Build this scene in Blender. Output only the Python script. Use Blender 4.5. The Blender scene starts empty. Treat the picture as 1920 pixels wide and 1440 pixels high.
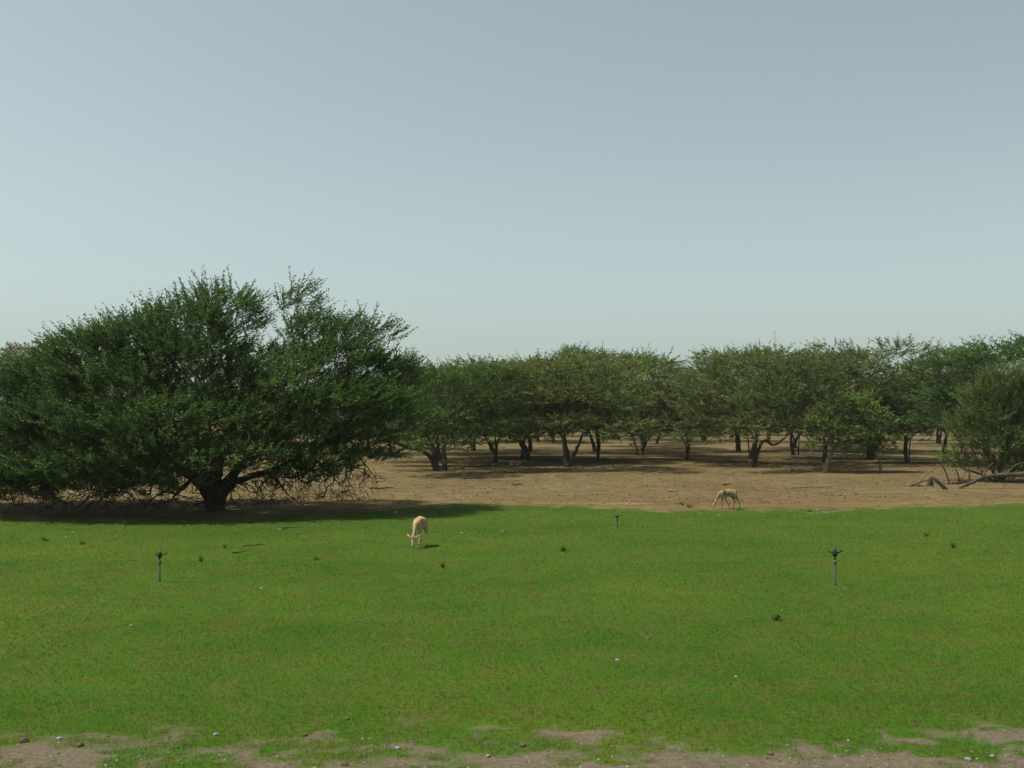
import bpy, bmesh, math, random
import numpy as np
from mathutils import Vector, Matrix

# ------------------------------------------------------------------ camera, sky, sun, exposure
scene = bpy.context.scene
COL = scene.collection
FPX, HOR, CAMH = 1900.0, 780.0, 3.0          # focal length in photo pixels, horizon row, eye height
PITCH = math.atan((HOR - 720.0) / FPX)

cam_data = bpy.data.cameras.new('camera')
cam_data.sensor_width = 36.0
cam_data.lens = 36.0 * FPX / 1920.0
cam_data.clip_start = 0.1
cam_data.clip_end = 20000.0
cam = bpy.data.objects.new('camera', cam_data)
COL.objects.link(cam)
cam.location = (0, 0, CAMH)
cam.rotation_euler = (math.pi / 2 + PITCH, 0, 0)
scene.camera = cam

SUN_EL, SUN_AZ = math.radians(62), math.radians(266)      # azimuth clockwise from +Y: sun on the left
world = bpy.data.worlds.new('World')
scene.world = world
world.use_nodes = True
wn, wl = world.node_tree.nodes, world.node_tree.links
wn.clear()
w_out = wn.new('ShaderNodeOutputWorld')
w_bg = wn.new('ShaderNodeBackground')
w_sky = wn.new('ShaderNodeTexSky')
w_sky.sky_type = 'NISHITA'
w_sky.sun_disc = False
w_sky.sun_elevation = SUN_EL
w_sky.sun_rotation = SUN_AZ
w_sky.air_density = 1.0
w_sky.dust_density = 1.7
w_sky.ozone_density = 1.0
w_hsv = wn.new('ShaderNodeHueSaturation')
w_hsv.inputs['Saturation'].default_value = 0.42
w_tint = wn.new('ShaderNodeMix')
w_tint.data_type = 'RGBA'
w_tint.blend_type = 'MULTIPLY'
w_tint.inputs[0].default_value = 1.0
w_tint.inputs[7].default_value = (0.88, 1.0, 0.93, 1)       # dusty, slightly green air
w_bg.inputs['Strength'].default_value = 0.131
wl.new(w_sky.outputs[0], w_hsv.inputs['Color'])
wl.new(w_hsv.outputs[0], w_tint.inputs[6])
wl.new(w_tint.outputs[2], w_bg.inputs['Color'])
wl.new(w_bg.outputs[0], w_out.inputs['Surface'])

sun_dir = Vector((math.sin(SUN_AZ) * math.cos(SUN_EL), math.cos(SUN_AZ) * math.cos(SUN_EL), math.sin(SUN_EL)))
sun_data = bpy.data.lights.new('sun', 'SUN')
sun_data.energy = 5.0
sun_data.angle = math.radians(0.6)
sun_data.color = (1.0, 0.95, 0.84)
sun = bpy.data.objects.new('sun', sun_data)
COL.objects.link(sun)
sun.rotation_euler = sun_dir.to_track_quat('Z', 'Y').to_euler()
sun.location = (-30, -5, 60)

vs = scene.view_settings
vs.view_transform = 'Standard'
vs.look = 'None'
vs.exposure = 0.0
vs.gamma = 1.0
vs.use_curve_mapping = False
scene.render.engine = 'CYCLES'
scene.cycles.max_bounces = 4
scene.cycles.diffuse_bounces = 2
scene.cycles.transmission_bounces = 3
scene.cycles.volume_bounces = 0
scene.cycles.use_denoising = True
scene.cycles.filter_width = 1.5

# ------------------------------------------------------------------ helpers
def vnoise(x, y, seed=0):
    x = np.asarray(x, float); y = np.asarray(y, float)
    xi = np.floor(x).astype(np.int64); yi = np.floor(y).astype(np.int64)
    fx = x - xi; fy = y - yi
    fx = fx * fx * (3 - 2 * fx); fy = fy * fy * (3 - 2 * fy)
    def h(a, b):
        v = (a * 374761393 + b * 668265263 + seed * 1442695041) & 0x7fffffff
        v = ((v ^ (v >> 13)) * 1274126177) & 0x7fffffff
        v = (v ^ (v >> 16)) & 0x7fffffff
        return (v % 100003) / 100003.0
    return (h(xi, yi) * (1 - fx) + h(xi + 1, yi) * fx) * (1 - fy) + (h(xi, yi + 1) * (1 - fx) + h(xi + 1, yi + 1) * fx) * fy

def fnoise(x, y, seed=0, octs=4):
    s = 0; a = 0.5; t = 0
    for o in range(octs):
        s = s + a * vnoise(np.asarray(x) * 2 ** o, np.asarray(y) * 2 ** o, seed + o * 17); t += a; a *= 0.5
    return s / t

def gz(x, y):
    """ground height"""
    x = np.asarray(x, float); y = np.asarray(y, float)
    far = np.clip((y - 36) / 40, 0, 1)
    return 0.03 * np.sin(.33 * x + 1.1) * np.sin(.27 * y) + far * 0.20 * (fnoise(x / 14, y / 14, 5, 2) - .5)

def ray(px, py):
    c, s = math.cos(PITCH), math.sin(PITCH)
    u, v = (px - 960) / FPX, (720 - py) / FPX
    return (u, c - v * s, s + v * c)

def G(px, py):
    """ground point seen at a photo pixel"""
    d = ray(px, py)
    z = 0.0
    for _ in range(3):
        t = (z - CAMH) / d[2]
        z = float(gz(d[0] * t, d[1] * t))
    return Vector((d[0] * t, d[1] * t, z))

def W(px, py, Y):
    """point at distance Y seen at a photo pixel"""
    d = ray(px, py)
    t = Y / d[1]
    return Vector((d[0] * t, Y, CAMH + d[2] * t))

def mesh_np(name, V, loops, nper, mats=(), smooth=False, mat_idx=None):
    me = bpy.data.meshes.new(name)
    V = np.asarray(V, np.float32); loops = np.asarray(loops, np.int32).ravel()
    nf = len(loops) // nper
    me.vertices.add(len(V)); me.vertices.foreach_set('co', V.ravel())
    me.loops.add(len(loops)); me.loops.foreach_set('vertex_index', loops)
    me.polygons.add(nf)
    me.polygons.foreach_set('loop_start', np.arange(0, nf * nper, nper, dtype=np.int32))
    if smooth:
        me.polygons.foreach_set('use_smooth', np.ones(nf, bool))
    for m in mats: me.materials.append(m)
    if mat_idx is not None:
        me.polygons.foreach_set('material_index', np.asarray(mat_idx, np.int32))
    me.update(calc_edges=True)
    return me

def link(name, me, parent=None):
    o = bpy.data.objects.new(name, me)
    COL.objects.link(o)
    if parent: o.parent = parent
    return o

def tag(o, label, cat, group=None):
    o['label'] = label; o['category'] = cat
    if group: o['group'] = group
    return o

def empty(name, loc, label=None, cat=None, group=None):
    o = bpy.data.objects.new(name, None)
    COL.objects.link(o); o.location = loc
    o.empty_display_size = 0.3
    if label: tag(o, label, cat, group)
    return o

class Tubes:
    """collects tapered tubes, built in batches; all faces are quads"""
    def __init__(self): self.B = {}
    def add(self, pts, rads, sides=5, cap=True):
        P = np.asarray(pts, float); R = np.asarray(rads, float)
        e = self.B.setdefault((len(P), sides, bool(cap and sides > 3)), ([], []))
        e[0].append(P[None]); e[1].append(R[None])
    def add_many(self, P, R, sides=3):
        e = self.B.setdefault((P.shape[1], sides, False), ([], []))
        e[0].append(P); e[1].append(R)
    def mesh(self, name, mats, smooth=True):
        VV, FF, base = [], [], 0
        for (m, sides, cap), (ps, rs) in self.B.items():
            P = np.concatenate(ps); R = np.concatenate(rs); k = len(P)
            T = unit(np.gradient(P, axis=1))
            ref = np.where(np.abs(T[:, :1, 2:3]) < .8, np.array([0, 0, 1.0]), np.array([1.0, 0, 0]))
            A = unit(np.cross(T, np.broadcast_to(ref, T.shape))); Bn = np.cross(T, A)
            th = np.arange(sides) * 2 * math.pi / sides
            ring = P[:, :, None] + R[:, :, None, None] * (A[:, :, None] * np.cos(th)[:, None] + Bn[:, :, None] * np.sin(th)[:, None])
            VV.append(ring.reshape(-1, 3))
            i = np.arange(m - 1)[:, None] * sides; j = np.arange(sides)[None, :]; n = (j + 1) % sides
            q = np.stack([i + j, i + n, i + sides + n, i + sides + j], -1).reshape(-1, 4)
            if cap:
                cs = {4: [[0, 1, 2, 3]], 5: [[0, 1, 2, 3], [0, 3, 4, 4]], 6: [[0, 1, 2, 3], [0, 3, 4, 5]], 8: [[0, 1, 2, 3], [0, 3, 4, 7], [4, 5, 6, 7]]}[sides]
                cs = np.array([c for c in cs if len(set(c)) == 4])
                q = np.concatenate([q, cs[:, ::-1], cs + (m - 1) * sides])
            FF.append((q[None] + (np.arange(k) * m * sides)[:, None, None]).reshape(-1, 4) + base)
            base += k * m * sides
        return mesh_np(name, np.concatenate(VV), np.concatenate(FF), 4, mats, smooth)

def unit(v):
    return v / (np.linalg.norm(v, axis=-1, keepdims=True) + 1e-9)

def bez(a, c, b, n):
    t = np.linspace(0, 1, n)[:, None]
    a, c, b = (np.asarray(v, float) for v in (a, c, b))
    return (1 - t) ** 2 * a + 2 * t * (1 - t) * c + t * t * b

def smoothline(pts, n=4):
    """Catmull-Rom through pts"""
    P = np.asarray(pts, float)
    if len(P) < 3: return np.linspace(P[0], P[-1], n + 1)
    Q = np.vstack([2 * P[0] - P[1], P, 2 * P[-1] - P[-2]])
    out = []
    for i in range(1, len(Q) - 2):
        for t in np.linspace(0, 1, n, endpoint=False):
            out.append(.5 * (2 * Q[i] + (Q[i + 1] - Q[i - 1]) * t + (2 * Q[i - 1] - 5 * Q[i] + 4 * Q[i + 1] - Q[i + 2]) * t * t + (3 * Q[i] - Q[i - 1] - 3 * Q[i + 1] + Q[i + 2]) * t ** 3))
    out.append(P[-1])
    return np.array(out)

# ------------------------------------------------------------------ materials
def nodes_of(name):
    m = bpy.data.materials.new(name); m.use_nodes = True
    nt = m.node_tree
    b = nt.nodes['Principled BSDF']
    b.inputs['Specular IOR Level'].default_value = 0.08
    return m, nt, b

def ramp(nt, fac, stops):
    r = nt.nodes.new('ShaderNodeValToRGB')
    e = r.color_ramp.elements
    e[0].position, e[0].color = stops[0][0], (*stops[0][1], 1)
    e[1].position, e[1].color = stops[-1][0], (*stops[-1][1], 1)
    for p, c in stops[1:-1]:
        x = e.new(p); x.color = (*c, 1)
    nt.links.new(fac, r.inputs[0])
    return r.outputs[0]

def noise(nt, scale, detail=4, rough=.6, vec=None, out=0):
    n = nt.nodes.new('ShaderNodeTexNoise')
    n.inputs['Scale'].default_value = scale
    n.inputs['Detail'].default_value = detail
    n.inputs['Roughness'].default_value = rough
    if vec is not None: nt.links.new(vec, n.inputs['Vector'])
    return n.outputs[out]

def geo_pos(nt):
    return nt.nodes.new('ShaderNodeNewGeometry').outputs['Position']

def mixc(nt, fac, a, b, blend='MIX'):
    m = nt.nodes.new('ShaderNodeMix'); m.data_type = 'RGBA'; m.blend_type = blend
    for s, v in ((0, fac), (6, a), (7, b)):
        if hasattr(v, 'is_output'): nt.links.new(v, m.inputs[s])
        else: m.inputs[s].default_value = v if s == 0 else (*v, 1)
    return m.outputs[2]

def bump(nt, b, h, strength, dist):
    n = nt.nodes.new('ShaderNodeBump')
    n.inputs['Strength'].default_value = strength
    n.inputs['Distance'].default_value = dist
    nt.links.new(h, n.inputs['Height'])
    nt.links.new(n.outputs[0], b.inputs['Normal'])

def mapr(nt, v, a, b):
    m = nt.nodes.new('ShaderNodeMapRange')
    m.inputs['From Min'].default_value = a; m.inputs['From Max'].default_value = b
    nt.links.new(v, m.inputs['Value'])
    return m.outputs[0]

def soil_colour(nt, p):
    big = noise(nt, .18, 4, .6, p)
    mid = noise(nt, 1.3, 5, .65, p)
    fine = noise(nt, 22, 4, .7, p)
    c = ramp(nt, big, [(.3, (.176, .126, .056)), (.5, (.212, .160, .074)), (.7, (.25, .198, .100))])
    c = mixc(nt, mapr(nt, mid, .35, .75), c, (.095, .070, .036))
    c2 = mixc(nt, mapr(nt, fine, .35, .7), (.62, .60, .56), (1.12, 1.1, 1.05))
    c = mixc(nt, .8, c, c2, 'MULTIPLY')
    # reddish damp band along the lawn's far edge
    sx = nt.nodes.new('ShaderNodeSeparateXYZ'); nt.links.new(p, sx.inputs[0])
    ad = nt.nodes.new('ShaderNodeMath'); ad.operation = 'MULTIPLY_ADD'
    ad.inputs[1].default_value = 3.0
    nt.links.new(mid, ad.inputs[0]); nt.links.new(sx.outputs['Y'], ad.inputs[2])
    up = mapr(nt, ad.outputs[0], 33.5, 35.5)
    dn = mapr(nt, ad.outputs[0], 41, 37.5)
    mu = nt.nodes.new('ShaderNodeMath'); mu.operation = 'MULTIPLY'
    nt.links.new(up, mu.inputs[0]); nt.links.new(dn, mu.inputs[1])
    mu2 = nt.nodes.new('ShaderNodeMath'); mu2.operation = 'MULTIPLY'; mu2.inputs[1].default_value = .18
    nt.links.new(mu.outputs[0], mu2.inputs[0])
    c = mixc(nt, mapr(nt, sx.outputs['Y'], 12, 9.5), c, mixc(nt, mapr(nt, fine, .3, .75), (.085, .066, .044), (.185, .150, .105)))
    c = mixc(nt, mu2.outputs[0], c, (.165, .082, .028))
    pc = G(1150, 944)
    mp = nt.nodes.new('ShaderNodeMapping'); mp.vector_type = 'POINT'
    mp.inputs['Location'].default_value = (-pc.x / 1.5, -pc.y / .5, 0); mp.inputs['Scale'].default_value = (1 / 1.5, 1 / .5, 0)
    nt.links.new(p, mp.inputs[0])
    ln = nt.nodes.new('ShaderNodeVectorMath'); ln.operation = 'LENGTH'; nt.links.new(mp.outputs[0], ln.inputs[0])
    am = nt.nodes.new('ShaderNodeMath'); am.operation = 'MULTIPLY_ADD'; am.inputs[1].default_value = 2.0
    nt.links.new(mid, am.inputs[0]); nt.links.new(ln.outputs['Value'], am.inputs[2])
    c = mixc(nt, mapr(nt, am.outputs[0], 2.2, 1.2), c, (.225, .175, .092))
    return mixc(nt, mapr(nt, noise(nt, 5.5, 5, .75, p), .56, .72), c, (.085, .062, .033))

def mat_soil():
    m, nt, b = nodes_of('dry_soil')
    p = geo_pos(nt)
    nt.links.new(soil_colour(nt, p), b.inputs['Base Color'])
    b.inputs['Roughness'].default_value = .95
    bump(nt, b, noise(nt, 6, 6, .72, p), .8, .10)
    return m

def mat_turf(name, blade):
    m, nt, b = nodes_of(name)
    p = geo_pos(nt)
    big = noise(nt, .16, 3, .6, p)
    mid = noise(nt, .9, 4, .65, p)
    fin = noise(nt, 5.0, 4, .7, p)
    c = ramp(nt, big, [(.34, (.030, .094, .004)), (.5, (.048, .116, .006)), (.66, (.076, .132, .008))])
    c = mixc(nt, mapr(nt, mid, .40, .72), c, (.074, .106, .010))
    c = mixc(nt, mapr(nt, noise(nt, .42, 5, .7, p), .50, .74), c, (.034, .094, .006))
    c = mixc(nt, mapr(nt, noise(nt, 2.4, 4, .7, p), .5, .76), c, (.096, .094, .024))
    c = mixc(nt, mapr(nt, fin, .55, .8), c, (.082, .080, .026))
    if blade:
        at = nt.nodes.new('ShaderNodeAttribute'); at.attribute_name = 'tint'
        c = mixc(nt, 1.0, c, ramp(nt, at.outputs['Fac'], [(0, (.72, .78, .7)), (.55, (1.0, 1.04, .95)), (.92, (1.3, 1.2, 1.15)), (1, (2.0, 1.5, 1.8))]), 'MULTIPLY')
        b.inputs['Roughness'].default_value = .6
        tr = nt.nodes.new('ShaderNodeBsdfTranslucent'); nt.links.new(c, tr.inputs[0])
        mx = nt.nodes.new('ShaderNodeMixShader'); mx.inputs[0].default_value = .35
        nt.links.new(b.outputs[0], mx.inputs[1]); nt.links.new(tr.outputs[0], mx.inputs[2])
        nt.links.new(mx.outputs[0], nt.nodes['Material Output'].inputs[0])
    else:
        c = mixc(nt, mapr(nt, noise(nt, 14, 4, .7, p), .45, .75), c, (.040, .042, .014))
        ea = nt.nodes.new('ShaderNodeAttribute'); ea.attribute_name = 'edge'      # metres in from the lawn's rim
        rim = nt.nodes.new('ShaderNodeMath'); rim.operation = 'MULTIPLY_ADD'; rim.inputs[1].default_value = 1.3
        nt.links.new(noise(nt, 16, 4, .75, p), rim.inputs[0])
        rim2 = nt.nodes.new('ShaderNodeMath'); rim2.operation = 'SUBTRACT'; rim2.inputs[1].default_value = .42
        nt.links.new(ea.outputs['Fac'], rim2.inputs[0]); nt.links.new(rim2.outputs[0], rim.inputs[2])
        c = mixc(nt, mapr(nt, rim.outputs[0], -.02, .55), soil_colour(nt, p), c)
        b.inputs['Roughness'].default_value = 1
        bump(nt, b, noise(nt, 30, 4, .7, p), .5, .03)
    nt.links.new(c, b.inputs['Base Color'])
    return m

def mat_leaf(name, dark, light, dry, dry_amt=.25):
    m, nt, b = nodes_of(name)
    p = geo_pos(nt)
    n1 = noise(nt, .55, 3, .6, p)
    c = ramp(nt, n1, [(.32, dark), (.68, light)])
    at = nt.nodes.new('ShaderNodeAttribute'); at.attribute_name = 'tint'
    c = mixc(nt, mapr(nt, at.outputs['Fac'], 1 - dry_amt, 1.0), c, dry)
    c = mixc(nt, 1.0, c, ramp(nt, at.outputs['Fac'], [(0, (.7, .72, .7)), (1, (1.25, 1.22, 1.2))]), 'MULTIPLY')
    oi = nt.nodes.new('ShaderNodeObjectInfo')
    c = mixc(nt, 1.0, c, ramp(nt, oi.outputs['Random'], [(0, (.78, .84, .8)), (.45, (1.05, 1.02, .95)), (.75, (1.15, 1.10, 1.0)), (1, (.9, 1.08, .85))]), 'MULTIPLY')
    nt.links.new(c, b.inputs['Base Color'])
    b.inputs['Roughness'].default_value = .65
    tr = nt.nodes.new('ShaderNodeBsdfTranslucent'); nt.links.new(c, tr.inputs[0])
    mx = nt.nodes.new('ShaderNodeMixShader'); mx.inputs[0].default_value = .3
    nt.links.new(b.outputs[0], mx.inputs[1]); nt.links.new(tr.outputs[0], mx.inputs[2])
    nt.links.new(mx.outputs[0], nt.nodes['Material Output'].inputs[0])
    return m

def mat_bark(name, dark, light):
    m, nt, b = nodes_of(name)
    p = nt.nodes.new('ShaderNodeTexCoord').outputs['Object']
    mp = nt.nodes.new('ShaderNodeMapping'); mp.inputs['Scale'].default_value = (1, 1, .25)
    nt.links.new(p, mp.inputs[0])
    n = noise(nt, 14, 5, .7, mp.outputs[0])
    nt.links.new(ramp(nt, n, [(.3, dark), (.7, light)]), b.inputs['Base Color'])
    b.inputs['Roughness'].default_value = .95
    bump(nt, b, n, .8, .03)
    return m

def mat_plain(name, a, bcol, scale=8, rough=.9, metal=0, bmp=.3):
    m, nt, b = nodes_of(name)
    p = nt.nodes.new('ShaderNodeTexCoord').outputs['Object']
    n = noise(nt, scale, 5, .65, p)
    nt.links.new(ramp(nt, n, [(.3, a), (.7, bcol)]), b.inputs['Base Color'])
    b.inputs['Roughness'].default_value = rough
    b.inputs['Metallic'].default_value = metal
    if bmp: bump(nt, b, n, bmp, .02)
    return m

def mat_coat(name):
    m, nt, b = nodes_of(name)
    at = nt.nodes.new('ShaderNodeAttribute'); at.attribute_name = 'coat'
    p = nt.nodes.new('ShaderNodeTexCoord').outputs['Object']
    n = noise(nt, 60, 4, .7, p)
    c = mixc(nt, 1, at.outputs['Color'], ramp(nt, n, [(.3, (.82, .8, .78)), (.7, (1.12, 1.1, 1.08))]), 'MULTIPLY')
    nt.links.new(c, b.inputs['Base Color'])
    b.inputs['Roughness'].default_value = .8
    bump(nt, b, n, .3, .01)
    return m

M = {
    'soil': mat_soil(),
    'turf': mat_turf('turf_thatch', False),
    'blade': mat_turf('grass_blades', True),
    'leaf_green': mat_leaf('leaves_fresh', (.070, .130, .028), (.140, .222, .048), (.23, .225, .09)),
    'leaf_deep': mat_leaf('leaves_deep', (.044, .104, .030), (.105, .182, .046), (.19, .20, .075), .18),
    'leaf_olive': mat_leaf('leaves_olive', (.096, .150, .040), (.175, .23, .068), (.25, .225, .105), .30),
    'leaf_broad': mat_leaf('leaves_broad', (.075, .150, .030), (.145, .235, .050), (.30, .30, .12), .25),
    'leaf_willow': mat_leaf('leaves_willow', (.078, .145, .036), (.145, .215, .056), (.26, .26, .12), .25),
    'leaf_straw': mat_leaf('leaves_straw', (.17, .17, .085), (.26, .25, .13), (.30, .24, .15), .4),
    'leaf_weed': mat_leaf('leaves_weed', (.035, .09, .02), (.07, .13, .035), (.10, .10, .05), .2),
    'bark': mat_bark('bark_dark', (.035, .028, .022), (.085, .068, .052)),
    'bark_brown': mat_bark('bark_brown', (.05, .036, .026), (.12, .09, .066)),
    'bark_pale': mat_bark('bark_pale', (.12, .095, .066), (.27, .22, .16)),
    'bark_dead': mat_bark('bark_dead', (.055, .046, .034), (.13, .112, .085)),
    'stone_pale': mat_plain('stone_pale', (.17, .16, .14), (.31, .295, .26), 20),
    'stone_grey': mat_plain('stone_grey', (.20, .20, .21), (.38, .38, .39), 20),
    'stone_brown': mat_plain('stone_brown', (.075, .055, .038), (.16, .12, .085), 20),
    'pipe': mat_plain('galvanised_pipe', (.045, .056, .048), (.085, .10, .085), 30, .7, .05, .05),
    'pipe_dark': mat_plain('dark_fitting', (.022, .027, .022), (.05, .058, .05), 30, .45, .2, .05),
    'brass': mat_plain('worn_brass', (.10, .10, .08), (.18, .175, .14), 30, .6, .1, .05),
    'coat': mat_coat('animal_coat'),
    'horn': mat_plain('horn', (.05, .045, .04), (.10, .095, .085), 40, .6),
    'eye': mat_plain('eye', (.008, .007, .006), (.012, .01, .01), 10, .2, 0, 0),
    'hill': mat_plain('hill_rock', (.20, .16, .12), (.30, .25, .19), .01, 1, 0, 0),
    'mast': mat_plain('mast_steel', (.34, .35, .36), (.42, .43, .44), 2, .6, .1, 0),
}

# ------------------------------------------------------------------ ground, lawn, hills
def axis(dense0, dense1, step, far0, far1, grow=1.25):
    a = list(np.arange(dense0, dense1 + 1e-6, step))
    s = step; v = dense1
    while v < far1:
        s *= grow; v += s; a.append(v)
    s = step; v = dense0; pre = []
    while v > far0:
        s *= grow; v -= s; pre.append(v)
    return np.array(pre[::-1] + a)

def grid_mesh(name, X, Y, Z, mats):
    h, w = X.shape
    V = np.stack([X, Y, Z], -1).reshape(-1, 3)
    i = np.arange(h - 1)[:, None] * w + np.arange(w - 1)[None, :]
    F = np.stack([i, i + 1, i + w + 1, i + w], -1).reshape(-1, 4)
    return mesh_np(name, V, F, 4, mats, True)

gx, gy = axis(-46, 46, .9, -4000, 4000), axis(-6, 100, .9, -300, 4500)
X, Y = np.meshgrid(gx, gy)
ground = link('ground', grid_mesh('ground', X, Y, gz(X, Y), [M['soil']]))
ground['kind'] = 'structure'

# lawn edges, read off along the photograph's columns
far_px = [(-900, 972), (0, 972), (200, 979), (420, 975), (640, 962), (760, 953), (900, 946), (1100, 950), (1250, 957), (1340, 957), (1500, 954), (1700, 950), (1920, 944), (2900, 940)]
near_px = [(-1400, 1398), (-300, 1404), (0, 1404), (250, 1420), (450, 1432), (700, 1420), (900, 1422), (1150, 1428), (1300, 1418), (1500, 1426), (1700, 1414), (1920, 1406), (3300, 1398)]
def edge(pxs):
    P = [G(a, b) for a, b in pxs]
    return np.array([p.x for p in P]), np.array([p.y for p in P])
fx_, fy_ = edge(far_px); nx_, ny_ = edge(near_px)
def lawn_far(x): return np.interp(x, fx_, fy_) + (fnoise(np.asarray(x) * 1.3, np.asarray(x) * 0 + 3, 9) - .5) * 1.3
def lawn_near(x): return np.interp(x, nx_, ny_) + (fnoise(np.asarray(x) * 1.7, np.asarray(x) * 0 + 8, 11) - .5) * .7
def cover(x, y):
    """above zero where turf holds: metres in from the rim, broken up by noise"""
    e = np.minimum(y - lawn_near(x), (lawn_far(x) - y) * .6)
    return e + 1.9 * (fnoise(x * 1.5, y * 2.4, 71, 3) - .5) + 1.8 * (fnoise(x * 6, y * 9, 75, 3) - .5) - .08
lx = np.arange(-24, 24.01, .11)
tt = np.concatenate([np.linspace(0, .11, 34), np.linspace(.125, .90, 26), np.linspace(.908, 1, 26)])
X = np.repeat(lx[None, :], len(tt), 0)
n_, f_ = lawn_near(lx), lawn_far(lx)
n0_, f0_ = n_ - 1.3, f_ + 1.6                                # the sheet runs on past the rim, bare there
Y = n0_[None, :] + tt[:, None] * (f0_ - n0_)[None, :]
me = grid_mesh('lawn', X, Y, gz(X, Y) + .004, [M['turf']])
at = me.attributes.new('edge', 'FLOAT', 'POINT')
at.data.foreach_set('value', cover(X, Y).astype(np.float32).ravel())
lawn = link('lawn', me)
lawn['kind'] = 'structure'

# far hills, barely seen through the haze
hx = np.linspace(-3000, 3000, 220); hd = np.linspace(0, 1, 14)
X = np.repeat(hx[None, :], 14, 0)
ridge = 14 + 46 * fnoise(hx / 420, hx * 0 + 2, 31, 5) ** 1.3
Y = 1500 + hd[:, None] * 900 + 0 * X
Z = np.sin(hd * math.pi)[:, None] ** 1.2 * ridge[None, :] * (.75 + .5 * fnoise(X / 180, Y / 180, 41, 4)) - 1.0
hills = link('hills', grid_mesh('hills', X, Y, Z, [M['hill']]))
hills['kind'] = 'structure'

# ------------------------------------------------------------------ grass blades
SPR = [G(299, 1091), G(1566, 1098), G(1157, 990), G(234, 992)]
def make_grass():
    rng = np.random.default_rng(4)
    out = []
    for y0, y1, dens, hgt, wid in ((8.0, 11, 2100, .030, .0042), (11, 15, 1400, .030, .0048), (15, 21, 800, .030, .006), (21, 28, 430, .029, .008), (28, 36.5, 290, .027, .010)):
        half = y1 * .53 + 3.0
        n = int((y1 - y0) * 2 * half * dens)
        x = rng.uniform(-half, half, n); y = rng.uniform(y0, y1, n)
        patch = fnoise(x * .9, y * .9, 21, 3)
        clump = fnoise(x * 3.1, y * 3.1, 23, 3)
        cv = cover(x, y)
        keep = (rng.random(n) < np.clip((cv + .28) / .6, 0, 1)) & ((patch * .6 + clump * .5 + np.clip(cv, 0, 1.2) * .35) > .44)
        for sp in SPR:
            dd = (x - sp.x) ** 2 + (y - sp.y) ** 2
            keep &= rng.random(n) > .85 * np.exp(-dd / .30 ** 2)
        keep |= (cv < 0) & (cv > -1.2) & (clump > .66) & (rng.random(n) < .5)
        x, y, c = x[keep], y[keep], clump[keep]; n = len(x)
        h = hgt * rng.uniform(.45, 1.25, n) * (.55 + .9 * c)
        w = wid * rng.uniform(.6, 1.2, n)
        a = rng.uniform(0, 2 * math.pi, n); l = rng.uniform(0, 2 * math.pi, n); lean = rng.uniform(.2, 1.1, n) * h
        z = gz(x, y) + .006
        dx, dy = np.cos(a) * w * .5, np.sin(a) * w * .5
        V = np.empty((n, 3, 3), np.float32)
        V[:, 0] = np.stack([x - dx, y - dy, z], -1); V[:, 1] = np.stack([x + dx, y + dy, z], -1)
        V[:, 2] = np.stack([x + np.cos(l) * lean, y + np.sin(l) * lean, z + h], -1)
        out.append((V.reshape(-1, 3), rng.random(n)))
    V = np.concatenate([o[0] for o in out]); t = np.concatenate([o[1] for o in out])
    me = mesh_np('grass', V, np.arange(len(V)), 3, [M['blade']])
    at = me.attributes.new('tint', 'FLOAT', 'FACE'); at.data.foreach_set('value', t.astype(np.float32))
    o = link('grass', me); o['kind'] = 'stuff'
    tag(o, 'short green grass blades covering the lawn', 'grass')
    return len(t)
NG = make_grass()

# ------------------------------------------------------------------ trees
def lobe_tips(lobes, n, rng, shell=.55):
    """points in a union of flattened ellipsoids; lobe = (x, y, z, rx, ry, rz)"""
    L = np.array(lobes, float)
    vol = L[:, 3] * L[:, 4] * (L[:, 5] + .25)
    pick = rng.choice(len(L), n, p=vol / vol.sum())
    d = unit(rng.normal(size=(n, 3)))
    d[:, 2] = np.where(rng.random(n) < .45, np.abs(d[:, 2]), d[:, 2])
    r = rng.uniform(shell, 1.0, n) ** .6
    return L[pick, :3] + d * r[:, None] * L[pick, 3:6], pick

def kmeans(P, k, rng):
    c = P[rng.choice(len(P), k, replace=False)]
    for _ in range(3 if len(P) > 12 else 1):
        lab = np.argmin(((P[:, None] - c[None]) ** 2).sum(-1), 1)
        for j in range(k):
            if (lab == j).any(): c[j] = P[lab == j].mean(0)
    return lab

def grow(tub, P, pos, dr, N, rt, rng, rmin=.006, wob=.10):
    """branches from pos out to every tip in P"""
    def rad(n): return max(rmin, rt * (n / N) ** .55)
    stack = [(np.asarray(pos, float), np.asarray(dr, float), np.arange(len(P)), 0)]
    while stack:
        pos, dr, idx, dep = stack.pop()
        n = len(idx)
        if n <= 3:
            for i in idx:
                v = P[i] - pos; L = np.linalg.norm(v)
                c = pos + dr * L * .35 + v * .15 + rng.normal(size=3) * L * wob * .6
                tub.add([pos, c * .4 + (pos + P[i]) * .3, P[i]] if n == 1 else [pos, P[i]], [rad(1) * 1.2, rad(1) * .8, rad(1) * .5] if n == 1 else [rad(1) * 1.2, rad(1) * .5], 3, False)
            continue
        k = 2 if (n < 14 or rng.random() < .6) else 3
        lab = kmeans(P[idx], k, rng)
        for j in range(k):
            sub = idx[lab == j]
            if len(sub) == 0: continue
            v = P[sub].mean(0) - pos; L = np.linalg.norm(v)
            t = rng.uniform(.38, .6) if len(sub) > 2 else .5
            q = pos + v * t + rng.normal(size=3) * L * t * wob
            c = pos + dr * L * t * .42 + (q - pos) * .12 + rng.normal(size=3) * L * t * wob * .8
            m = 6 if len(sub) > 40 else (4 if len(sub) > 8 else 3)
            sides = 8 if len(sub) > 150 else (5 if len(sub) > 12 else 3)
            r0 = rad(len(sub)) * 1.06; r1 = rad(len(sub)) * .86
            tub.add(bez(pos, c, q, m), np.linspace(r0, r1, m), sides, False)
            stack.append((q, unit((q - c)[None])[0], sub, dep + 1))

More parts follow.
